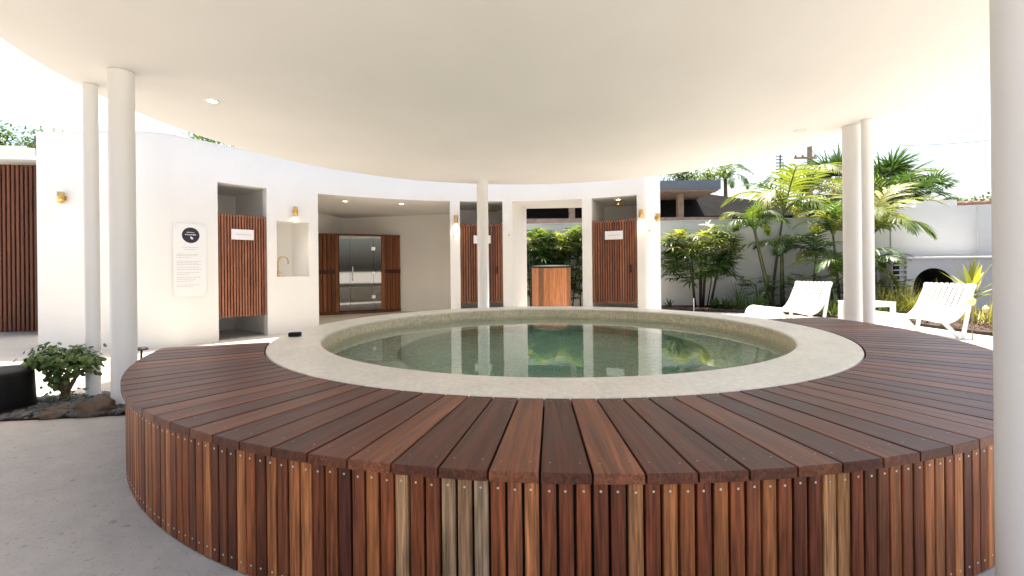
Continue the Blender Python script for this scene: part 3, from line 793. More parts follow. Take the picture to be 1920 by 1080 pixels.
# upper flat roof beyond the left wall
UZ = 4.0
q = [atz(-60, 96, UZ), atz(0, 112, UZ), atz(60, 129, UZ), atz(120, 148, UZ), atz(200, 178, UZ), atz(255, 200, UZ)]
q2 = [atz(250, 243, UZ), atz(160, 226, UZ), atz(80, 204, UZ), atz(0, 184, UZ), atz(-60, 170, UZ)]
poly = [(v_.x, v_.y) for v_ in q] + [(v_.x, v_.y) for v_ in q2]
ur = thing('upper_roof', (-12, 10, UZ), 'pale flat upper roof seen between the canopy and the left wall', 'roof')
MB().prism(poly[::-1], UZ, UZ+.22).build('slab', M['white'], ur)
for px_, py_ in ((88, 212), (-45, 150)):
    pp = atz(px_, py_, UZ); MB().lathe([(.05, 0), (.05, UZ)], 20, (pp.x, pp.y, 0)).build('post', M['white'], ur, True)
# unseen roof and dark walls added west of the canopy to shade the skirt
er = thing('added_shade_roof', (-6.5, 0, 0), 'unseen white roof on posts added to shade the left of the deck', 'roof')
MB().box(-10.5, -4.30, -6, 3.3, 2.92, 3.14).build('slab', M['soffit'], er)
for pp in ((-4.6, -5.6), (-10.2, -5.6), (-10.2, 3.0)): MB().lathe([(.05, 0), (.05, 2.919)], 20, (pp[0], pp[1], 0)).build('post', M['column'], er, True)
M['panel'] = mat('shade_wall_timber', (.055, .025, .015), .7, var=.3, vscale=6)
MB().box(-6.1, -6.0, -5.9, 2.7, 0, 2.919).build('added_shade_wall', M['panel'], er)
MB().box(-6.0, -1.2, -6.1, -6.0, 0, 2.919).build('added_shade_wall', M['panel'], er)
MB().box(-4.299, -1.0, -6.2, -2.2, 2.93, 3.12).build('slab', M['soffit'], er)

# ------------------------------------------------------------------ boundary walls and right building
bw = thing('boundary_wall', (3.3, 13.2, 0), 'grey white rendered garden wall behind the palms', 'wall')
MB().wallseg((-5.0, 13.55), (9.9, 11.78), 0, 2.36, .18).build('render', M['boundary'], bw)
MB().wallseg((-5.0, 13.53), (9.9, 11.76), 2.361, 2.39, .22).build('capping', M['boundary'], bw)
M['annex'] = mat('annex_render', (.60, .60, .59), .85, var=.05, vscale=1.2, bump=.2, bscale=40)
wb = thing('white_annex', (9.9, 11.7, 0), 'white rendered annex wall with raised block right of the palms', 'building')
MB().wallseg((9.92, 11.75), (13.6, 10.55), 0, 2.58, .25).build('wall', M['annex'], wb)
MB().wallseg((9.92, 12.6), (9.92, 12.03), 0, 2.58, -.2).build('return_wall', M['annex'], wb)
a, b = P2(1716, 11.66), P2(1788, 11.5)
MB().wallseg((a.x, 11.64), (b.x, 11.40), 2.582, 2.74, .5).build('raised_block', M['annex'], wb)
a = P2(1818, 11.3)
MB().tube([(a.x, 11.1, 1.3), (a.x, 11.1, 2.55)], .02, 8).build('downpipe', M['boundary'], wb)
sw_ = thing('side_wall', (14, 2, 0), 'long rendered garden side wall running past the right column', 'wall')
MB().wallseg((13.8, 10.48), (14.2, -9.0), 0, 2.4, .2).build('render', M['annex'], sw_)
MB().wallseg((13.78, 10.48), (14.18, -9.0), 2.401, 2.43, .24).build('capping', M['annex'], sw_)
# clay tiles on top of annex
ct = thing('clay_ridge', (11.6, 11.6, 2.6), 'strip of weathered terracotta ridge tiles above the white annex', 'roof tiles')
for k in range(12):
    t = k/11; px_, py_ = 11.2+1.9*t, 11.62-.62*t; jz = .035*math.sin(k*2.3)
    MB().tube([(px_, py_, 2.62+jz), (px_+.17, py_-.055, 2.66-jz*.6)], [.055, .07], 8).build('tile', M['clay'], ct, True)
# arched bench / oven
def arch_block():
    t = thing('arched_oven', (9.6, 10.25, 0), 'low grey white masonry bench with dark arched opening behind the lounger', 'oven')
    Y_ = 10.25; x0, x1 = P2(1700, Y_).x, P2(1856, Y_).x+.4; zt_ = 1.23; cxp = P2(1750, Y_).x; hw = .46; spring = .58
    pts = [(cxp+hw*math.cos(math.pi*k/20), spring+hw*.95*math.sin(math.pi*k/20)) for k in range(21)]
    mb = MB(); front = []; o = 0
    poly = [(x1, 0), (x1, zt_), (x0, zt_), (x0, 0), (cxp-hw, 0)] + pts[::-1] + [(cxp+hw, 0)]
    n = len(poly)
    mb.v += [(x, Y_, z) for x, z in poly] + [(x, Y_+.75, z) for x, z in poly]
    # front face as fan strips to stay clean
    mb2 = MB()
    def q(a, b, c_, d_): mb2.add([(p[0], Y_, p[1]) for p in (a, b, c_, d_)], [(0, 1, 2, 3)])
    for i in range(20):
        (xa, za), (xb, zb_) = pts[i], pts[i+1]; q((xb, zb_), (xa, za), (xa, zt_), (xb, zt_))
    q((x0, 0), (cxp-hw, 0), (cxp-hw, zt_), (x0, zt_)); q((cxp+hw, 0), (x1, 0), (x1, zt_), (cxp+hw, zt_))
    mb2.add([(x0, Y_, zt_), (x1, Y_, zt_), (x1, Y_+.75, zt_), (x0, Y_+.75, zt_)], [(0, 1, 2, 3)])
    mb2.add([(x0, Y_, 0), (x0, Y_, zt_), (x0, Y_+.75, zt_), (x0, Y_+.75, 0)], [(0, 1, 2, 3)])
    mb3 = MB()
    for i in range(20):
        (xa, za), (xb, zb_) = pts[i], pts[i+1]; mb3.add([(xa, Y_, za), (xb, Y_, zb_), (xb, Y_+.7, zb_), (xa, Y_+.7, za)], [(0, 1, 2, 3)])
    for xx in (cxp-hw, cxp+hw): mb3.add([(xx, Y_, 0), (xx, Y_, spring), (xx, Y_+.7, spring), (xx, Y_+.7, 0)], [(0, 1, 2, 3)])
    mb2.build('body', M['boundary'], t); mb3.build('shade_lining', M['arch_shade'], t)  # lining and back of the arch coloured black to stand for its shade
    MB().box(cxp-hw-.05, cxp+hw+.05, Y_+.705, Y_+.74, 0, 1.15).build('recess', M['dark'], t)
    MB().bbox(x0-.05, x1, Y_-.04, Y_+.78, zt_+.001, zt_+.05, .006).build('top_slab', M['plaster'], t)
    # breeze block column of holes
    bx0 = P2(1689, Y_).x
    for k in range(7):
        z0 = .42+k*.115
        MB().box(bx0-.13, bx0-.02, Y_+.02, Y_+.06, z0, z0+.085).build('breeze_hole', M['dark'], t)
    MB().box(bx0-.16, x0-.001, Y_+.061, Y_+.2, 0, 1.23).build('breeze_panel', M['boundary'], t)
    for k in range(8): MB().box(bx0-.16, x0-.001, Y_, Y_+.06, .39+k*.115, .417+k*.115).build('breeze_bar', M['boundary'], t)
arch_block()

# neighbour carport and roof
cp = thing('neighbour_carport', (4.5, 17, 0), 'neighbouring carport with grey metal fascia and timber posts above the garden wall', 'carport')
Yc = 16.6
def zat(x, y, Y): return aty(x, y, Y).z
MB().box(-1.0, P2(1353, Yc).x, Yc, Yc+6, zat(1290, 355, Yc), zat(1290, 338, Yc)).build('fascia', M['metal'], cp)
MB().box(-1.0, P2(1349, Yc).x, Yc+.05, Yc+6, zat(1290, 355, Yc)-.06, zat(1290, 355, Yc)-.002).build('soffit', M['rawwood'], cp)
for xx in (1276, 1073):
    a = P2(xx, Yc+.6); MB().bbox(a.x-.11, a.x+.11, Yc+.5, Yc+.72, 0, zat(1290, 355, Yc)-.062, .01).build('post', M['rawwood'], cp)
MB().box(-1.0, P2(1373, Yc-.4).x, Yc-.4, Yc-.25, zat(1300, 416, Yc-.4), zat(1300, 407, Yc-.4)).build('beam', M['rawwood'], cp)
nr_ = thing('neighbour_roof', (8, 20, 0), 'low charcoal hipped roof of the neighbouring house behind the palms', 'roof')
Yr = 19.0
pA, pB, pC, pD = aty(1000, 372, Yr), aty(1320, 370, Yr), aty(1505, 408, Yr-.2), aty(1000, 408, Yr-.5)
mb = MB(); eave = [(-2, Yr-1.2, 3.1), (14.0, Yr-1.2, 3.1), (14.0, Yr+8, 3.1), (-2, Yr+8, 3.1)]; rid = [(-1.5, Yr+.2, 4.2), (8.2, Yr+.2, 4.25)]
mb.add(eave + rid, [(0, 1, 5, 4), (1, 2, 5), (2, 3, 4, 5), (3, 0, 4)])
mb.build('roof_slope', M['roofdark'], nr_)
MB().box(-2, 14.0, Yr-1.24, Yr-1.2, 2.93, 3.12).build('fascia', M['roofdark'], nr_)
MB().box(-1.5, 13.4, Yr-.6, Yr+7.5, 0, 2.95).build('house_wall', M['rawwood'], nr_)
MB().box(-2, 14.0, Yr-1.19, Yr-.62, 2.94, 2.97).build('eave_soffit', M['white'], nr_)

# ------------------------------------------------------------------ sun loungers and side table
LP = [(0.0, .20), (.03, .29), (.10, .355), (.20, .38), (.34, .365), (.50, .325), (.66, .29), (.80, .28), (.92, .315), (1.02, .39), (1.10, .50), (1.18, .65), (1.27, .81)]
def cr(P, t):
    n = len(P)-1; s = min(int(t*n), n-1); u = t*n-s
    g = lambda i: Vector(P[max(0, min(n, i))])
    a, b, c_, d_ = g(s-1), g(s), g(s+1), g(s+2)
    return .5*((2*b) + (c_-a)*u + (2*a-5*b+4*c_-d_)*u*u + (-a+3*b-3*c_+d_)*u**3)
def ribbon(y0, y1, thick, t0, t1, n=22, dz=0.0):
    mb = MB(); o = 0; pts = [cr(LP, t0+(t1-t0)*k/n) for k in range(n+1)]
    for k, p in enumerate(pts):
        tn = (pts[min(k+1, n)]-pts[max(k-1, 0)]).normalized(); nn_ = Vector((-tn.y, tn.x))
        for (yy, h) in ((y0, 0), (y1, 0), (y1, -thick), (y0, -thick)):
            q = p+nn_*(h+dz); mb.v.append((q.x, yy, q.y))
    for k in range(n):
        for j in range(4): mb.f.append((k*4+j, k*4+(j+1) % 4, (k+1)*4+(j+1) % 4, (k+1)*4+j))
    mb.f += [(3, 2, 1, 0), (n*4, n*4+1, n*4+2, n*4+3)]
    return mb
def lounger(top, ang, label):
    dx = Vector((math.cos(ang), math.sin(ang), 0)); org = Vector((top[0], top[1], 0)) - dx*1.27
    t = thing('sun_lounger', org, label, 'lounger', 'white curved sun loungers', ang)
    W = .34
    def put(mb, nm):
        me_ = mb.mesh(nm); me_.materials.append(M['white']); return inst(nm, me_, t)
    nsl = 8; pit = 2*(W-.045)/nsl
    for k in range(nsl):
        y0 = -W+.045+k*pit; put(ribbon(y0+.013, y0+pit-.013, .016, .0, 1.0, 30), 'slat')
    for s in (-1, 1):
        put(ribbon(min(s*W, s*(W-.043)), max(s*W, s*(W-.043)), .05, 0, 1, 30, .006), 'side_rail')
        def bar(a, b, w=.045, nm='leg'):
            a, b = Vector(a), Vector(b); d_ = (b-a); q = d_.to_track_quat('Z', 'Y').to_matrix().to_4x4()
            mb = MB().bbox(-.012, .012, -w/2, w/2, 0, d_.length, .003, Matrix.Translation(a) @ q)
            # orient so the flat side faces sideways
            mb = MB(); n_ = Vector((0, 1, 0)); t_ = d_.normalized(); u_ = n_.cross(t_)
            vs = [a+u_*(sx_*w/2)+n_*(sy_*.012) for sx_, sy_ in ((-1, -1), (1, -1), (1, 1), (-1, 1))]; vs += [v_+d_ for v_ in vs]
            mb.add(vs, [(0, 3, 2, 1), (4, 5, 6, 7), (0, 1, 5, 4), (1, 2, 6, 5), (2, 3, 7, 6), (3, 0, 4, 7)])
            return put(mb, nm)
        yy = s*(W-.06)
        bar((1.255, s*(W-.014), .80), (1.06, s*(W-.014), .0), .055)
        bar((.78, yy, .26), (1.05, yy, .02), .05, 'brace')
        bar((.12, yy, .34), (.20, yy, .0), .055)
    for tt in (.02, .36, .62, .80, .985):
        p = cr(LP, tt); put(MB().box(p.x-.025, p.x+.025, -W+.02, W-.02, p.y-.045, p.y-.018), 'cross_rail')
    return t
lounger((6.74, 6.93), R(8.6), 'nearer white slatted lounger at the right beside the foreground column')
lounger((5.56, 8.30), R(18), 'farther white slatted lounger left of the thick column by the palms')
tx = Vector((5.86, 7.45, 0))
st = thing('side_table', tx, 'low white side table between the two loungers', 'table', rz=R(10))
def putl(mb, nm, m_, t):
    me_ = mb.mesh(nm); me_.materials.append(m_); return inst(nm, me_, t)
for k in range(5): putl(MB().bbox(-.27+k*.109, -.27+k*.109+.102, -.27, .27, .475, .50, .003), 'top_board', M['white'], st)
for sx_ in (-1, 1):
    putl(MB().bbox(-.27, .27, sx_*.24-.02, sx_*.24+.02, .425, .474, .003), 'apron', M['white'], st)
    for sy_ in (-1, 1): putl(MB().bbox(sx_*.24-.028, sx_*.24+.028, sy_*.24-.028, sy_*.24+.028, 0, .424, .003), 'leg', M['white'], st)

# stake lights
def stake(x, ybase, yhead, label):
    p = atz(x, ybase, 0); hz = aty(x, yhead, p.y).z
    t = thing('stake_light', p, label, 'garden light', 'pale yellow stake lights')
    MB().tube([p+Vector((0, 0, -.02)), Vector((p.x, p.y, hz-.05))], .007, 8).build('stake', M['rawwood'], t)
    MB().lathe([(0, -.05), (.022, -.05), (.045, -.005), (.045, .03), (.012, .07), (0, .072)], 14, (p.x, p.y, hz)).build('lamp_head', M['yellow'], t)
stake(1823, 638, 566, 'pale yellow stake light right of the nearer lounger')
stake(1849, 622, 581, 'pale yellow stake light half hidden by the foreground column')
p = atz(1301, 584, 0)
t = thing('marker_peg', p, 'thin white peg in front of the bushy fan palm', 'peg')
MB().tube([p, p+Vector((0, 0, .30))], [.012, .011], 8).build('shaft', M['white'], t)
MB().lathe([(.011, .30), (.016, .305), (.016, .32), (0, .33)], 10, p).build('cap', M['white'], t)

# ------------------------------------------------------------------ planting beds
def bed(name, poly, h, label=None):
    mb = MB(); mb.prism(poly, -.02, h); o = mb.build(name, M['soil'], None); tag(o, kind='structure'); return o
GB = [(3.45, 11.35), (4.6, 11.1), (6.3, 10.1), (7.25, 8.6), (7.25, 7.0), (7.7, 4.8), (15, 4.8), (15, 13.5), (3.45, 13.5)]
bed('garden_bed', GB, .05)
LB = [atz(-40, 792, 0), atz(120, 785, 0), atz(250, 778, 0), atz(250, 738, 0), atz(150, 744, 0), atz(60, 752, 0), atz(-40, 772, 0)]
LBp = [(v.x, v.y) for v in LB]
bed('pebble_bed', LBp, .012)
def inpoly(x, y, P):
    r_ = False; n = len(P)
    for i in range(n):
        (xa, ya), (xb, yb) = P[i], P[(i+1) % n]
        if (ya > y) != (yb > y) and x < (xb-xa)*(y-ya)/(yb-ya)+xa: r_ = not r_
    return r_
ICO = None
def ico():
    g_ = (1+5**.5)/2; vs = [(-1, g_, 0), (1, g_, 0), (-1, -g_, 0), (1, -g_, 0), (0, -1, g_), (0, 1, g_), (0, -1, -g_), (0, 1, -g_), (g_, 0, -1), (g_, 0, 1), (-g_, 0, -1), (-g_, 0, 1)]
    fs = [(0, 11, 5), (0, 5, 1), (0, 1, 7), (0, 7, 10), (0, 10, 11), (1, 5, 9), (5, 11, 4), (11, 10, 2), (10, 7, 6), (7, 1, 8), (3, 9, 4), (3, 4, 2), (3, 2, 6), (3, 6, 8), (3, 8, 9), (4, 9, 5), (2, 4, 11), (6, 2, 10), (8, 6, 7), (9, 8, 1)]
    return [Vector(v).normalized() for v in vs], fs
IV, IF_ = ico()
def subdiv(vs, fs):
    vs = list(vs); cache = {}; out = []
    def mid(a, b):
        k = (min(a, b), max(a, b))
        if k not in cache: cache[k] = len(vs); vs.append(((vs[a]+vs[b])/2).normalized())
        return cache[k]
    for a, b, c_ in fs:
        x, y, z = mid(a, b), mid(b, c_), mid(c_, a); out += [(a, x, z), (b, y, x), (c_, z, y), (x, y, z)]
    return vs, out
IV2, IF2 = subdiv(IV, IF_); IV3, IF3 = subdiv(IV2, IF2); IV4, IF4 = subdiv(IV3, IF3)
rg = random.Random(11)
mb = MB(); xs = [q[0] for q in LBp]; ys = [q[1] for q in LBp]; cnt = 0
while cnt < 1500:
    x, y = rg.uniform(min(xs), max(xs)), rg.uniform(min(ys), max(ys))
    if not inpoly(x, y, LBp): cnt += 0; 
    if not inpoly(x, y, LBp): continue
    s = rg.uniform(.010, .028); E_ = Euler((rg.uniform(-.4, .4), rg.uniform(-.4, .4), rg.uniform(0, 6))).to_matrix(); sc3 = Vector((s*rg.uniform(.9, 1.5), s, s*rg.uniform(.45, .8)))
    c0 = Vector((x, y, .012+s*.3+rg.uniform(0, .012)))
    mb.add([c0 + E_ @ Vector((v.x*sc3.x, v.y*sc3.y, v.z*sc3.z)) for v in IV], IF_); cnt += 1
tag(mb.build('river_pebbles', M['pebble'], None, True), 'dark river pebbles covering the small bed under the jade plant', 'pebbles', kind='stuff')
mb = MB(); cnt = 0
while cnt < 2600:
    x, y = (rg.uniform(6.9, 10.5), rg.uniform(5.5, 9.8)) if cnt < 1800 else (rg.uniform(3.5, 10), rg.uniform(9.5, 12))
    if not inpoly(x, y, GB): continue
    s = rg.uniform(.012, .04); E_ = Euler((rg.uniform(-.6, .6), rg.uniform(-.6, .6), rg.uniform(0, 6))).to_matrix(); c0 = Vector((x, y, .055+rg.uniform(0, .02)))
    mb.add([c0 + E_ @ Vector(v) for v in ((-s, -s*.35, -.004), (s, -s*.3, -.004), (s*.9, s*.3, .004), (-s*.8, s*.4, .004), (0, 0, .012))], [(0, 1, 4), (1, 2, 4), (2, 3, 4), (3, 0, 4)]); cnt += 1
tag(mb.build('bark_chips', M['chip'], None), 'brown bark chips scattered over the garden bed', 'mulch', kind='stuff')
def boulder(x, y, sx_, sy_, sz_, rz, seed, label, name='boulder'):
    vs = []
    for v in IV4:
        n_ = noise.fractal(v*1.6+Vector((seed, 0, 0)), .9, 2.1, 4); q = v*(1+.28*n_); q.z = max(q.z, -.35); vs.append(Vector((q.x*sx_, q.y*sy_, q.z*sz_)))
    E_ = Euler((0, 0, rz)).to_matrix(); z0 = min(v.z for v in vs)
    o = MB().add([E_ @ (v-Vector((0, 0, z0))) + Vector((x, y, .005)) for v in vs], IF4).build(name, M['rock'], None, True, origin=(x, y, 0))
    tag(o, label, 'rock')
p = atz(165, 781, 0); boulder(p.x, p.y+.06, .150, .10, .085, .1, 3.1, 'long brown boulder in front of the slim column')
p = atz(92, 786, 0); boulder(p.x, p.y+.06, .095, .08, .05, -.2, 8.4, 'flat dark rock beside the black drum')

# black drum
p = atz(8, 789, 0); dc = Vector((p.x-.28, p.y+.17, 0))
dr = thing('garden_drum', dc, 'black round drum with softly rounded top at the left edge', 'drum')
MB().lathe([(0, .0), (.235, .0), (.24, .01), (.228, .30), (.222, .325), (.20, .342), (.12, .352), (0, .354)], 56, dc).build('body', M['black'], dr, True)
MB().lathe([(.2415, .02), (.245, .025), (.245, .045), (.2405, .05)], 56, dc).build('base_ring', M['dark'], dr, True)

# mushroom path light
p = aty(266, 655, 5.0)
t = thing('path_light', (p.x, p.y, 0), 'small dark mushroom path light behind the deck by the thick column', 'path light')
MB().tube([(p.x-.012, p.y, 0), (p.x-.004, p.y, p.z)], .011, 10).build('stem', M['black'], t)
MB().lathe([(0, .028), (.035, .024), (.058, .008), (.062, -.004), (.05, -.008), (0, -.008)], 24, (p.x, p.y, p.z)).build('cap', M['black'], t, True)

# ------------------------------------------------------------------ jade plant
jb = atz(122, 756, 0); jb = Vector((jb.x, jb.y, .01))
jd = thing('jade_plant', jb, 'bushy jade bonsai with brown trunks in the pebble bed', 'plant')
rj = random.Random(21); mbk = MB(); tips = []
def grow(p, d, L, r, lev):
    pts = [p]; rr_ = [r]; n = 4
    for k in range(n):
        d = (d + Vector((rj.uniform(-.18, .18), rj.uniform(-.18, .18), rj.uniform(-.05, .12)))).normalized(); pts.append(pts[-1]+d*L/n); rr_.append(r*(1-.38*(k+1)/n))
    mbk.tube(pts, rr_, 7)
    if lev == 0: tips.append((pts[-1], d)); return
    for k in range(rj.choice((2, 3)) if lev < 3 else 3):
        nd = (d + Vector((rj.uniform(-.8, .8), rj.uniform(-.7, .7), rj.uniform(-.1, .3)))).normalized(); grow(pts[-1], nd, L*rj.uniform(.55, .78), rr_[-1]*.8, lev-1)
    if rj.random() < .5: tips.append((pts[-2], d))
mbk.tube([jb, jb+Vector((.0, 0, .06)), jb+Vector((.01, 0, .10))], [.042, .034, .03], 10)
for dx_, dz_ in ((-.75, .75), (-.15, .95), (.22, .95), (.75, .6), (-.5, .5)):
    grow(jb+Vector((.005, 0, .08)), Vector((dx_, rj.uniform(-.35, .35), dz_)).normalized(), .16, .022, 2)
mbk.build('trunk', M['bark'], jd, True)
mbl = MB()
def jleaf(c0, nrm, s):
    q = nrm.to_track_quat('Z', 'Y').to_matrix() @ Euler((0, 0, rj.uniform(0, 6))).to_matrix()
    vs = [(-1, 0, 0), (-.5, -.55, .06), (.45, -.6, .08), (1, 0, .05), (.45, .6, .08), (-.5, .55, .06), (0, 0, .22), (0, 0, -.15)]
    mbl.add([c0 + q @ (Vector(v)*s) for v in vs], [(0, 1, 6), (1, 2, 6), (2, 3, 6), (3, 4, 6), (4, 5, 6), (5, 0, 6), (1, 0, 7), (2, 1, 7), (3, 2, 7), (4, 3, 7), (5, 4, 7), (0, 5, 7)])
for (p, d) in tips:
    for k in range(30):
        off = Vector((rj.gauss(0, .046), rj.gauss(0, .046), rj.gauss(.008, .028))); nrm = (off*10 + Vector((rj.uniform(-.6, .6), rj.uniform(-.9, .3), rj.uniform(.1, 1)))).normalized()
        jleaf(p+off, nrm, rj.uniform(.018, .030))
for k in range(50):
    a = rj.uniform(0, 6.28); rr_ = rj.uniform(.04, .17); jleaf(jb+Vector((math.cos(a)*rr_, math.sin(a)*rr_*.7, rj.uniform(.03, .10))), Vector((rj.uniform(-.5, .5), rj.uniform(-.8, .2), 1)).normalized(), rj.uniform(.012, .02))
tag(mbl.build('foliage', M['leaf_jade'], jd, False), kind='stuff')

# ------------------------------------------------------------------ palms and shrubs
def blade(mb, p, d, up, L, w, droop, n=4, fold=0.0):
    """narrow leaf blade from p along d, bending down by droop"""
    d = d.normalized(); o = len(mb.v); pos = Vector(p); cur = d.copy(); side = d.cross(up)
    if side.length < 1e-4: side = d.orthogonal()
    side.normalize()
    for k in range(n+1):
        t = k/n; ww = w*(.35+1.3*t if t < .5 else 2*(1-t))*.5 if t < 1 else 0
        ww = w*.5*math.sin(math.pi*(.12+.88*t)**.8) if t < 1 else .0006
        mb.v.append(tuple(pos-side*ww)); mb.v.append(tuple(pos+side*ww))
        cur = (cur + Vector((0, 0, -1))*droop/n).normalized(); pos = pos+cur*(L/n)
    for k in range(n): mb.f.append((o+2*k, o+2*k+1, o+2*k+3, o+2*k+2))
def frond_mesh(name, L, e0, bend, nl, ll, lw, droop, m_, seed, vee=.25, stem=.15):
    r_ = random.Random(seed); mb = MB(); N = 16; pts = [Vector((0, 0, 0))]; tang = []
    for k in range(N):
        e = e0 - bend*(k/N)**1.15; t_ = Vector((math.cos(e), 0, math.sin(e))); tang.append(t_); pts.append(pts[-1]+t_*L/N)
    tang.append(tang[-1])
    mb.tube(pts, [.012*L*(1-.85*k/N)+.0015 for k in range(N+1)], 5)
    for i in range(nl):
        t = stem + (1-stem)*i/(nl-1); f_ = t*N; k = min(int(f_), N-1); p = pts[k].lerp(pts[k+1], f_-k); tn = tang[k]
        up = Vector((0, 1, 0)).cross(tn)*-1
        up = Vector((-tn.z, 0, tn.x))
        al = R(72-48*t)+r_.uniform(-.1, .1); sz = math.sin(math.pi*min(1, (.15+.8*(t-stem)/(1-stem))))**.6
        for s in (-1, 1):
            d = tn*math.cos(al) + Vector((0, s, 0))*math.sin(al) + up*(vee+r_.uniform(-.1, .1))
            blade(mb, p, d, up, ll*sz*r_.uniform(.88, 1.08), lw, droop*r_.uniform(.7, 1.3))
    me_ = mb.mesh(name); me_.materials.append(m_); return me_
def fan_mesh(name, pet, nl, ll, lw, spread, droop, m_, seed, split=.0):
    r_ = random.Random(seed); mb = MB()
    pts = [Vector((pet*k/5, 0, .10*pet*math.sin(k/5*1.6))) for k in range(6)]; mb.tube(pts, [.0085*(1-.4*k/5)*max(1, pet*1.2) for k in range(6)], 5)
    tip = pts[-1]
    for i in range(nl):
        a = R(spread)*(i/(nl-1)-.5)+r_.uniform(-.05, .05)
        d = Vector((math.cos(a), math.sin(a), .15+r_.uniform(-.15, .12))); blade(mb, tip, d, Vector((0, 0, 1)), ll*r_.uniform(.82, 1.08)*(1-.18*abs(a)/R(spread/2)), lw, droop*r_.uniform(.6, 1.4))
    me_ = mb.mesh(name); me_.materials.append(m_); return me_
FR = {}
for nm, m_ in (('dark', 'leaf_dark'), ('mid', 'leaf_mid'), ('gold', 'leaf_gold')):
    FR[nm] = [frond_mesh('frond', 1.0, R(50), R(115), 22, .36, .030, 1.0, M[m_], 1), frond_mesh('frond', 1.0, R(60), R(100), 21, .38, .032, .8, M[m_], 2), frond_mesh('frond', 1.0, R(40), R(130), 22, .34, .028, 1.3, M[m_], 3)]
FAN = {nm: [fan_mesh('leaf', .22, 9, .26, .034, 220, .35, M[m_], 4), fan_mesh('leaf', .20, 8, .28, .036, 200, .55, M[m_], 5), fan_mesh('leaf', .18, 10, .24, .03, 240, .45, M[m_], 6)] for nm, m_ in (('dark', 'leaf_dark'), ('mid', 'leaf_mid'), ('gold', 'leaf_gold'))}
rp_ = random.Random(31)
def feather_palm(name, base, top, rad, nf, L, kinds, label, up=(-.15, .5), group='palms in the garden bed', az=None, cane=None):
    base, top = Vector(base), Vector(top)
    t = thing(name, base, label, 'palm', group)
    mid = base.lerp(top, .5)+Vector((rp_.uniform(-.05, .05), rp_.uniform(-.05, .05), 0))
    pts = []
    for k in range(9):
        u = k/8; pts.append(base*(1-u)**2+mid*2*u*(1-u)+top*u*u)
    MB().tube(pts, [rad*(1.25-.5*k/8) for k in range(9)], 9).build('trunk', cane or M['cane'], t, True)
    for i in range(nf):
        a = (az[i] if az else 2*math.pi*(i+rp_.uniform(-.3, .3))/nf)
        el = rp_.uniform(*up)
        inst('frond', rp_.choice(FR[rp_.choice(kinds)]), t, tuple(top-base-Vector((0, 0, .05*rp_.random()))), (rp_.uniform(-.25, .25), -el, a), L*rp_.uniform(.8, 1.12))
    return t
def rhapis(base, w, h, ncane, nleaf, label, kinds=('dark', 'dark', 'mid'), top=('gold', 'mid'), name='lady_palm', lo=.36, group='bushy fan palms', sc=1.0):
    base = Vector(base); t = thing(name, base, label, 'palm', group)
    mb = MB(); canes = []
    for i in range(ncane):
        a = rp_.uniform(0, 6.28); r_ = rp_.uniform(0, .32)*w*.5; b = base+Vector((math.cos(a)*r_, math.sin(a)*r_*.6, 0)); hh = h*rp_.uniform(.6, .93)
        q = b+Vector((math.cos(a)*r_*1.1, math.sin(a)*r_*.6, hh)); canes.append((b, q))
        MB().tube([b, b.lerp(q, .5)+Vector((rp_.uniform(-.02, .02), 0, 0)), q], [.017, .015, .012], 6).build('cane', M['canedark'], t, True)
    for i in range(nleaf):
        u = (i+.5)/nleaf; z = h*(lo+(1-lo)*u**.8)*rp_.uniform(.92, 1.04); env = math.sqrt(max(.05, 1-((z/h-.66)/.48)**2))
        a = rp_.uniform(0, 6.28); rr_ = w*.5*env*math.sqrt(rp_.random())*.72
        k_ = rp_.choice(top if z/h > .72 else kinds)  # upper leaves yellower: sunlight on the crown put into the leaf colour
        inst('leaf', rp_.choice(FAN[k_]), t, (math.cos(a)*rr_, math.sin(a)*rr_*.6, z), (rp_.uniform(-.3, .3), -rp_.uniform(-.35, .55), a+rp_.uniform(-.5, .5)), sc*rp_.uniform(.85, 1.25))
    return t
def bp(x, y, z=0.05): return atz(x, y, z)
# bushy fan palm beside the end of the curved wall
q = aty(1312, 575, 11.75); rhapis((q.x, 11.75, .05), 2.1, 1.98, 18, 260, 'bushy dark fan palm clump with sunlight painted yellow into its crown beside the curved wall end', sc=1.25)
# slender palm with drooping feathers
q = aty(1450, 575, 11.3); tq = aty(1415, 432, 11.3)
feather_palm('kentia_palm', (q.x, 11.3, .05), tq, .045, 9, 1.15, ('mid', 'gold', 'mid'), 'slender green palm leaning left with drooping feather fronds', (-.1, .6))
q = aty(1468, 575, 11.5); tq = aty(1466, 470, 11.5)
feather_palm('kentia_palm', (q.x, 11.5, .05), tq, .05, 9, 1.0, ('dark', 'dark', 'mid'), 'shorter dark palm right behind the leaning slender palm', (-.2, .45))
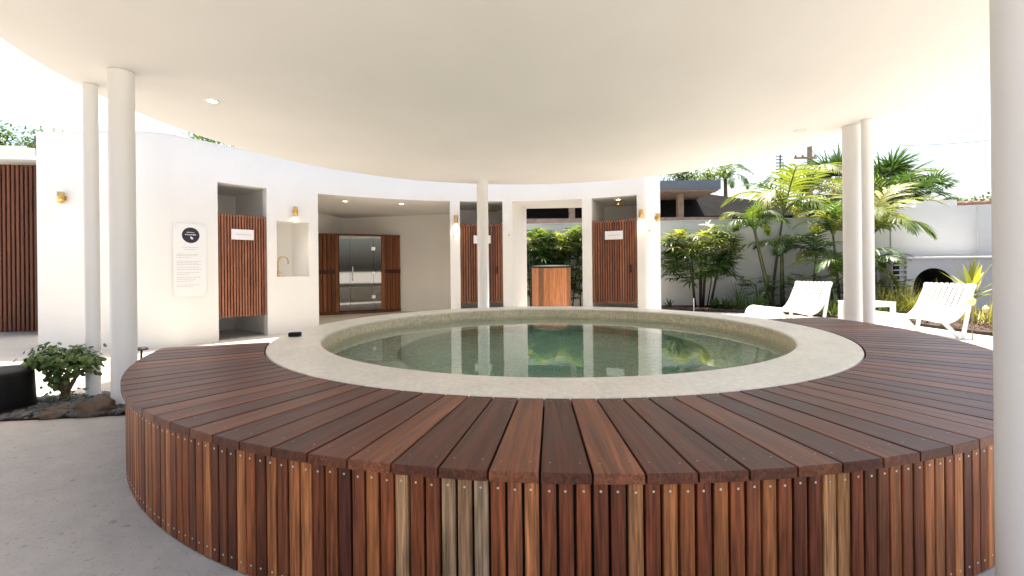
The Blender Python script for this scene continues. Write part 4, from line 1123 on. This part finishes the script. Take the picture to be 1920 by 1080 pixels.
# tall golden cane behind
q = aty(1447, 575, 12.0); tq = aty(1470, 395, 12.0)
feather_palm('cane_palm', (q.x, 12.0, .05), tq, .03, 10, 1.7, ('gold', 'gold', 'mid'), 'tall golden cane palm with arching fronds above the garden wall', (-.1, .4))
q = aty(1574, 575, 10.6); tq = aty(1562, 442, 10.6)
feather_palm('cane_palm', (q.x, 10.6, .05), tq, .03, 9, 1.25, ('gold', 'mid', 'gold'), 'yellow green cane palm just left of the thick right column', (0, .7))
q = aty(1590, 575, 10.2); tq = aty(1585, 520, 10.2)
feather_palm('cane_palm', (q.x, 10.2, .05), tq, .035, 9, 1.3, ('mid', 'dark', 'gold'), 'low arching palm between the farther lounger and the thick column', (-.1, .5))
q = aty(1632, 575, 11.0); tq = aty(1634, 440, 11.0)
feather_palm('cane_palm', (q.x, 11.0, .05), tq, .035, 10, 1.7, ('gold', 'mid', 'gold'), 'golden palm right of the thick column with a long yellow frond', (-.05, .75), az=[.15, -.3, .55, 2.6, 3.4, -.9, 1.4, .25, -1.6, 4.2])
q = aty(1640, 575, 10.4); tq = aty(1640, 505, 10.4)
feather_palm('cane_palm', (q.x, 10.4, .05), tq, .03, 7, .95, ('dark', 'mid'), 'small dark palm low behind the side table', (-.2, .5))
q = aty(1500, 575, 13.6); tq = aty(1512, 362, 13.6)
feather_palm('cane_palm', (q.x, 13.6, 0), tq, .04, 11, 1.7, ('mid', 'dark', 'gold'), 'dense arching palm behind the garden wall left of the thick column', (-.25, .45), 'palms beyond the wall')
q = aty(1672, 575, 13.4); tq = aty(1674, 385, 13.4)
feather_palm('cane_palm', (q.x, 13.4, 0), tq, .04, 11, 1.7, ('gold', 'mid', 'dark'), 'arching golden palm behind the garden wall right of the thick column', (-.2, .5), 'palms beyond the wall')
q = aty(1524, 575, 11.3); tq = aty(1530, 480, 11.3)
feather_palm('cane_palm', (q.x, 11.3, .05), tq, .03, 9, 1.05, ('mid', 'gold', 'dark'), 'pale feathery palm against the wall above the farther lounger', (-.1, .6))
for (x, Y_, w_, h_, l_) in ((1425, 11.5, 1.0, .75, 'low dark bush at the foot of the leaning palm'), (1500, 11.2, 1.1, .8, 'low dark bush behind the farther lounger backrest'), (1568, 10.4, .9, .75, 'low dark bush beside the thick right column'), (1660, 10.3, 1.0, .7, 'low dark bush behind the yellow grass clump')):
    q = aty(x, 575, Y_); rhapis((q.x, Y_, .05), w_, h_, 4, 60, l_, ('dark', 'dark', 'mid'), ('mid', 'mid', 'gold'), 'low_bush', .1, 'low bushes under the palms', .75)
# passage hedge
for i, (x, Y_, l_) in enumerate(((1000, 12.5, 'left fan palm bush in the dark passage hedge behind the tub'), (1030, 12.75, 'second fan palm bush from the left in the passage hedge'), (1062, 12.5, 'third fan palm bush from the left in the passage hedge'), (1092, 12.7, 'right fan palm bush in the passage hedge behind the tub'))):
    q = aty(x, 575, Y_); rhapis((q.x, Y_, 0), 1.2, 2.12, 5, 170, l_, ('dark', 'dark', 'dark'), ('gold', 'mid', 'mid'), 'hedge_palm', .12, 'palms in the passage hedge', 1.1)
# broad leaf plant and others
def strap(name, base, n, L, w, m_, label, spread=.9, droop=.7, group='strap leaved plants', cat='plant', vs=None):
    t = thing(name, base, label, cat, group); r_ = random.Random(hash(label) % 1000 if False else len(label)*7+n)
    for i in range(n):
        a = 2*math.pi*i/n*2.4+r_.uniform(-.3, .3); u = (i+.5)/n; e = R(82-spread*62*u)
        mb = MB(); blade(mb, Vector((0, 0, .0)), Vector((math.cos(a)*math.cos(e), math.sin(a)*math.cos(e), math.sin(e))), Vector((0, 0, 1)), L*r_.uniform(.7, 1.1), w*r_.uniform(.8, 1.2), droop*u*r_.uniform(.6, 1.3), 7)
        me_ = mb.mesh('leaf'); me_.materials.append(m_); inst('leaf', me_, t)
    return t
q = aty(1822, 545, 8.4)
mbq = thing('stem_plant', (q.x, 8.4, .05), 'broad leaved cordyline with upright yellow green leaves behind the nearer lounger', 'plant')
MB().tube([(q.x, 8.4, .03), (q.x+.01, 8.4, .55)], [.022, .016], 8).build('stem', M['cane'], mbq, True)
r_ = random.Random(44)
for i in range(17):
    a = i*2.4; e = R(86-66*(i/17)); mb = MB(); blade(mb, Vector((.01, 0, .58-.012*i)), Vector((math.cos(a)*math.cos(e), math.sin(a)*math.cos(e), math.sin(e))), Vector((0, 0, 1)), r_.uniform(.55, .75), r_.uniform(.075, .11), .5*i/17+.1, 8)
    me_ = mb.mesh('leaf'); me_.materials.append(M['leaf_gold']); inst('leaf', me_, mbq)
def grass(base, n, L, sp, m_, label, name='grass_clump', w=.014):
    base = Vector(base); t = thing(name, base, label, 'grass plant', 'grassy clumps in the garden bed'); mb = MB(); r_ = random.Random(int(base.x*100) % 991+n)
    for i in range(n):
        a = r_.uniform(0, 6.28); e = R(r_.uniform(40, 88)); p = base+Vector((r_.gauss(0, sp), r_.gauss(0, sp), 0))
        blade(mb, p, Vector((math.cos(a)*math.cos(e), math.sin(a)*math.cos(e), math.sin(e))), Vector((0, 0, 1)), L*r_.uniform(.5, 1.1), w, r_.uniform(.4, 1.3), 5)
    tag(mb.build('blades', m_, t), kind='stuff')
for (x, Y, n, L, sp, m_, l_) in ((1660, 9.6, 260, .75, .22, 'leaf_straw', 'yellow grass clump right of the thick column behind the table'), (1700, 9.5, 300, .7, .22, 'leaf_straw', 'yellow grass clump in front of the arched oven'), (1745, 9.7, 120, .75, .16, 'leaf_straw', 'thin tall grasses in front of the dark arch'),
        (1840, 8.0, 160, .5, .2, 'leaf_straw', 'dry grassy clump under the cordyline at far right'), (1625, 9.2, 240, .5, .25, 'leaf_mid', 'green grass clump just behind the side table'), (1560, 9.9, 220, .45, .25, 'leaf_mid', 'green grass clump behind the farther lounger'), (1400, 11.0, 160, .45, .2, 'leaf_mid', 'bright green tuft in shade right of the bushy fan palm')):
    q = aty(x, 575, Y); grass((q.x, Y, .05), n, L, sp, M[m_], l_)
for (x, Y, n, L, w, m_, l_) in ((1385, 11.3, 22, .75, .03, 'leaf_dark', 'dark arching strap plant right of the bushy fan palm'), (1425, 10.9, 26, .5, .05, 'leaf_dark', 'dark ground strap plant at the foot of the slender palm'), (1500, 10.6, 24, .5, .045, 'leaf_mid', 'mid green strap plant behind the farther lounger back'), (1255, 11.9, 14, .3, .05, 'leaf_dark', 'tiny dark plant at the wall corner left of the fan palm'), (1341, 11.4, 22, .32, .10, 'leaf_dark', 'round leaved ground plant under the bushy fan palm'), (1360, 11.2, 20, .28, .10, 'leaf_dark', 'second round leaved ground plant near the white peg')):
    q = aty(x, 575, Y); strap('ground_plant', Vector((q.x, Y, .05)), n, L, w, M[m_], l_)

# large fan palm behind the wall
BF = [fan_mesh('leaf', .75, 30, .95, .065, 230, .45, M['leaf_dark'], 8), fan_mesh('leaf', .7, 28, 1.0, .065, 240, .9, M['leaf_dark'], 9), fan_mesh('leaf', .8, 30, .9, .06, 220, .6, M['leaf_dark'], 10)]
def fan_palm(base, h, n, s, label):
    base = Vector(base); t = thing('fan_palm', base, label, 'palm', 'large fan palms beyond the wall')
    MB().tube([base, base+Vector((0, 0, h*.5)), base+Vector((0, 0, h))], [.19, .16, .15], 10).build('trunk', M['bark'], t, True)
    for i in range(n):
        a = i*2.39996; e = R(72-140*(i/n)); inst('leaf', BF[i % 3], t, (0, 0, h+.15-.5*i/n), (rp_.uniform(-.3, .3), -e, a), s*rp_.uniform(.85, 1.1))
q = aty(1565, 345, 16.5); fan_palm((q.x, 16.5, 0), q.z-.3, 40, 1.12, 'large dark fan palm crown left of the thick right column')
q = aty(1660, 350, 17.5); fan_palm((q.x, 17.5, 0), q.z-.3, 40, 1.15, 'large fan palm crown right of the thick right column')
q = aty(1742, 372, 16.0); fan_palm((q.x, 16.0, 0), q.z-.1, 22, .72, 'smaller drooping fan palm over the raised annex block')
# distant feather palm and trees
q = aty(1360, 338, 27); feather_palm('coconut_palm', (q.x, 27, 0), q, .14, 14, 1.9, ('dark', 'dark', 'mid'), 'distant slim feather palm beyond the neighbouring roof', (-.3, .7), 'palms beyond the wall', cane=M['bark'])
def tree(base, h, rx, rz_, n, label, m_, leaf=.16, seed=1):
    base = Vector(base); t = thing('broadleaf_tree', base, label, 'tree', 'broadleaf trees beyond the walls'); r_ = random.Random(seed)
    mb = MB(); cen = base+Vector((0, 0, h)); mb.tube([base, base+Vector((.1, 0, h*.5)), cen], [.2, .14, .06], 9); cl = []
    for i in range(16):
        v = Vector((r_.gauss(0, 1), r_.gauss(0, 1), r_.gauss(0, 1))).normalized()*r_.random()**.4; c0 = cen+Vector((v.x*rx, v.y*rx, v.z*rz_)); cl.append(c0)
        s0 = base+Vector((.08, 0, h*r_.uniform(.55, .9))); mb.tube([s0, s0.lerp(c0, .6)+Vector((0, 0, .1)), c0], [.06, .035, .012], 6)
    mb.build('trunk', M['bark'], t, True); ml = MB()
    for i in range(n):
        c0 = r_.choice(cl); p = c0+Vector((r_.gauss(0, rx*.22), r_.gauss(0, rx*.22), r_.gauss(0, rz_*.24)))
        blade(ml, p, Vector((r_.uniform(-1, 1), r_.uniform(-1, 1), r_.uniform(-.7, .6))), Vector((r_.uniform(-.3, .3), r_.uniform(-.3, .3), 1)), leaf*r_.uniform(.6, 1.3), leaf*.45, .4, 2)
    tag(ml.build('crown', M[m_], t), kind='stuff')
q = aty(1268, 330, 24); tree((q.x, 24, 0), q.z-.2, 1.75, .9, 5000, 'spreading green tree beyond the neighbouring carport', 'leaf_mid', .2, 2)
q = aty(40, 268, 13.5); tree((q.x, 13.5, 0), q.z-.1, 1.3, .55, 3500, 'leafy tree top above the white gutter at far left', 'leaf_mid', .13, 3)
q = aty(405, 272, 13.5); tree((q.x, 13.5, 0), q.z-.05, 1.1, .5, 3000, 'leafy tree top showing between curved wall and canopy', 'leaf_mid', .13, 4)
q = aty(150, 272, 14.5); tree((q.x, 14.5, 0), q.z-.5, 1.4, .5, 2500, 'low tree top just behind the left wall parapet', 'leaf_dark', .13, 6)
q = aty(1835, 372, 13.2); tree((q.x, 13.2, 0), q.z-.15, .8, .3, 1500, 'scrubby tree top behind the annex wall at far right', 'leaf_dark', .12, 9)
q = aty(1845, 375, 13.5); strap('agave_plant', Vector((q.x, 12.6, 2.35)), 14, .7, .16, M['leaf_dark'], 'thick leaved plant rising behind the annex wall at far right', .5, .2)

# pole, aerial, cables
q = aty(1518, 275, 26); pl = thing('power_pole', (q.x, 26, 0), 'wooden power pole with cross arm behind the fan palms', 'power pole')
MB().tube([(q.x, 26, 0), (q.x, 26, q.z+.1)], [.17, .14], 10).build('pole', M['rawwood'], pl)
MB().box(q.x-1.0, q.x+.3, 25.82, 25.90, q.z-.75, q.z-.62).build('cross_arm', M['rawwood'], pl)
for dx_ in (-.9, -.5, .2): MB().lathe([(0, .12), (.05, .1), (.06, .02), (.03, 0)], 10, (q.x+dx_, 25.86, q.z-.62)).build('insulator', M['metal'], pl)
q = aty(1463, 290, 24); an = thing('tv_aerial', (q.x, 24, 3.0), 'thin rooftop television aerial against the white sky', 'aerial')
MB().tube([(q.x, 24, 3.0), (q.x, 24, q.z)], .045, 6).build('mast', M['metal'], an)
for k in range(6): MB().tube([(q.x-.25, 24, q.z-.1-.17*k), (q.x+.12, 24, q.z-.1-.17*k)], .035, 5).build('rod', M['metal'], an)
MB().tube([(q.x+.15, 24, 3.0), (q.x+.15, 24, q.z-.4)], .025, 6).build('second_mast', M['metal'], an)
a, b = aty(1690, 273, 25), aty(1930, 253, 22)
cb = MB().tube([a.lerp(b, k/10)-Vector((0, 0, .12*math.sin(math.pi*k/10))) for k in range(11)], .02, 6).build('power_cable', M['metal'], None, origin=a)
tag(cb, 'dark overhead cable crossing the sky at the right', 'cable')
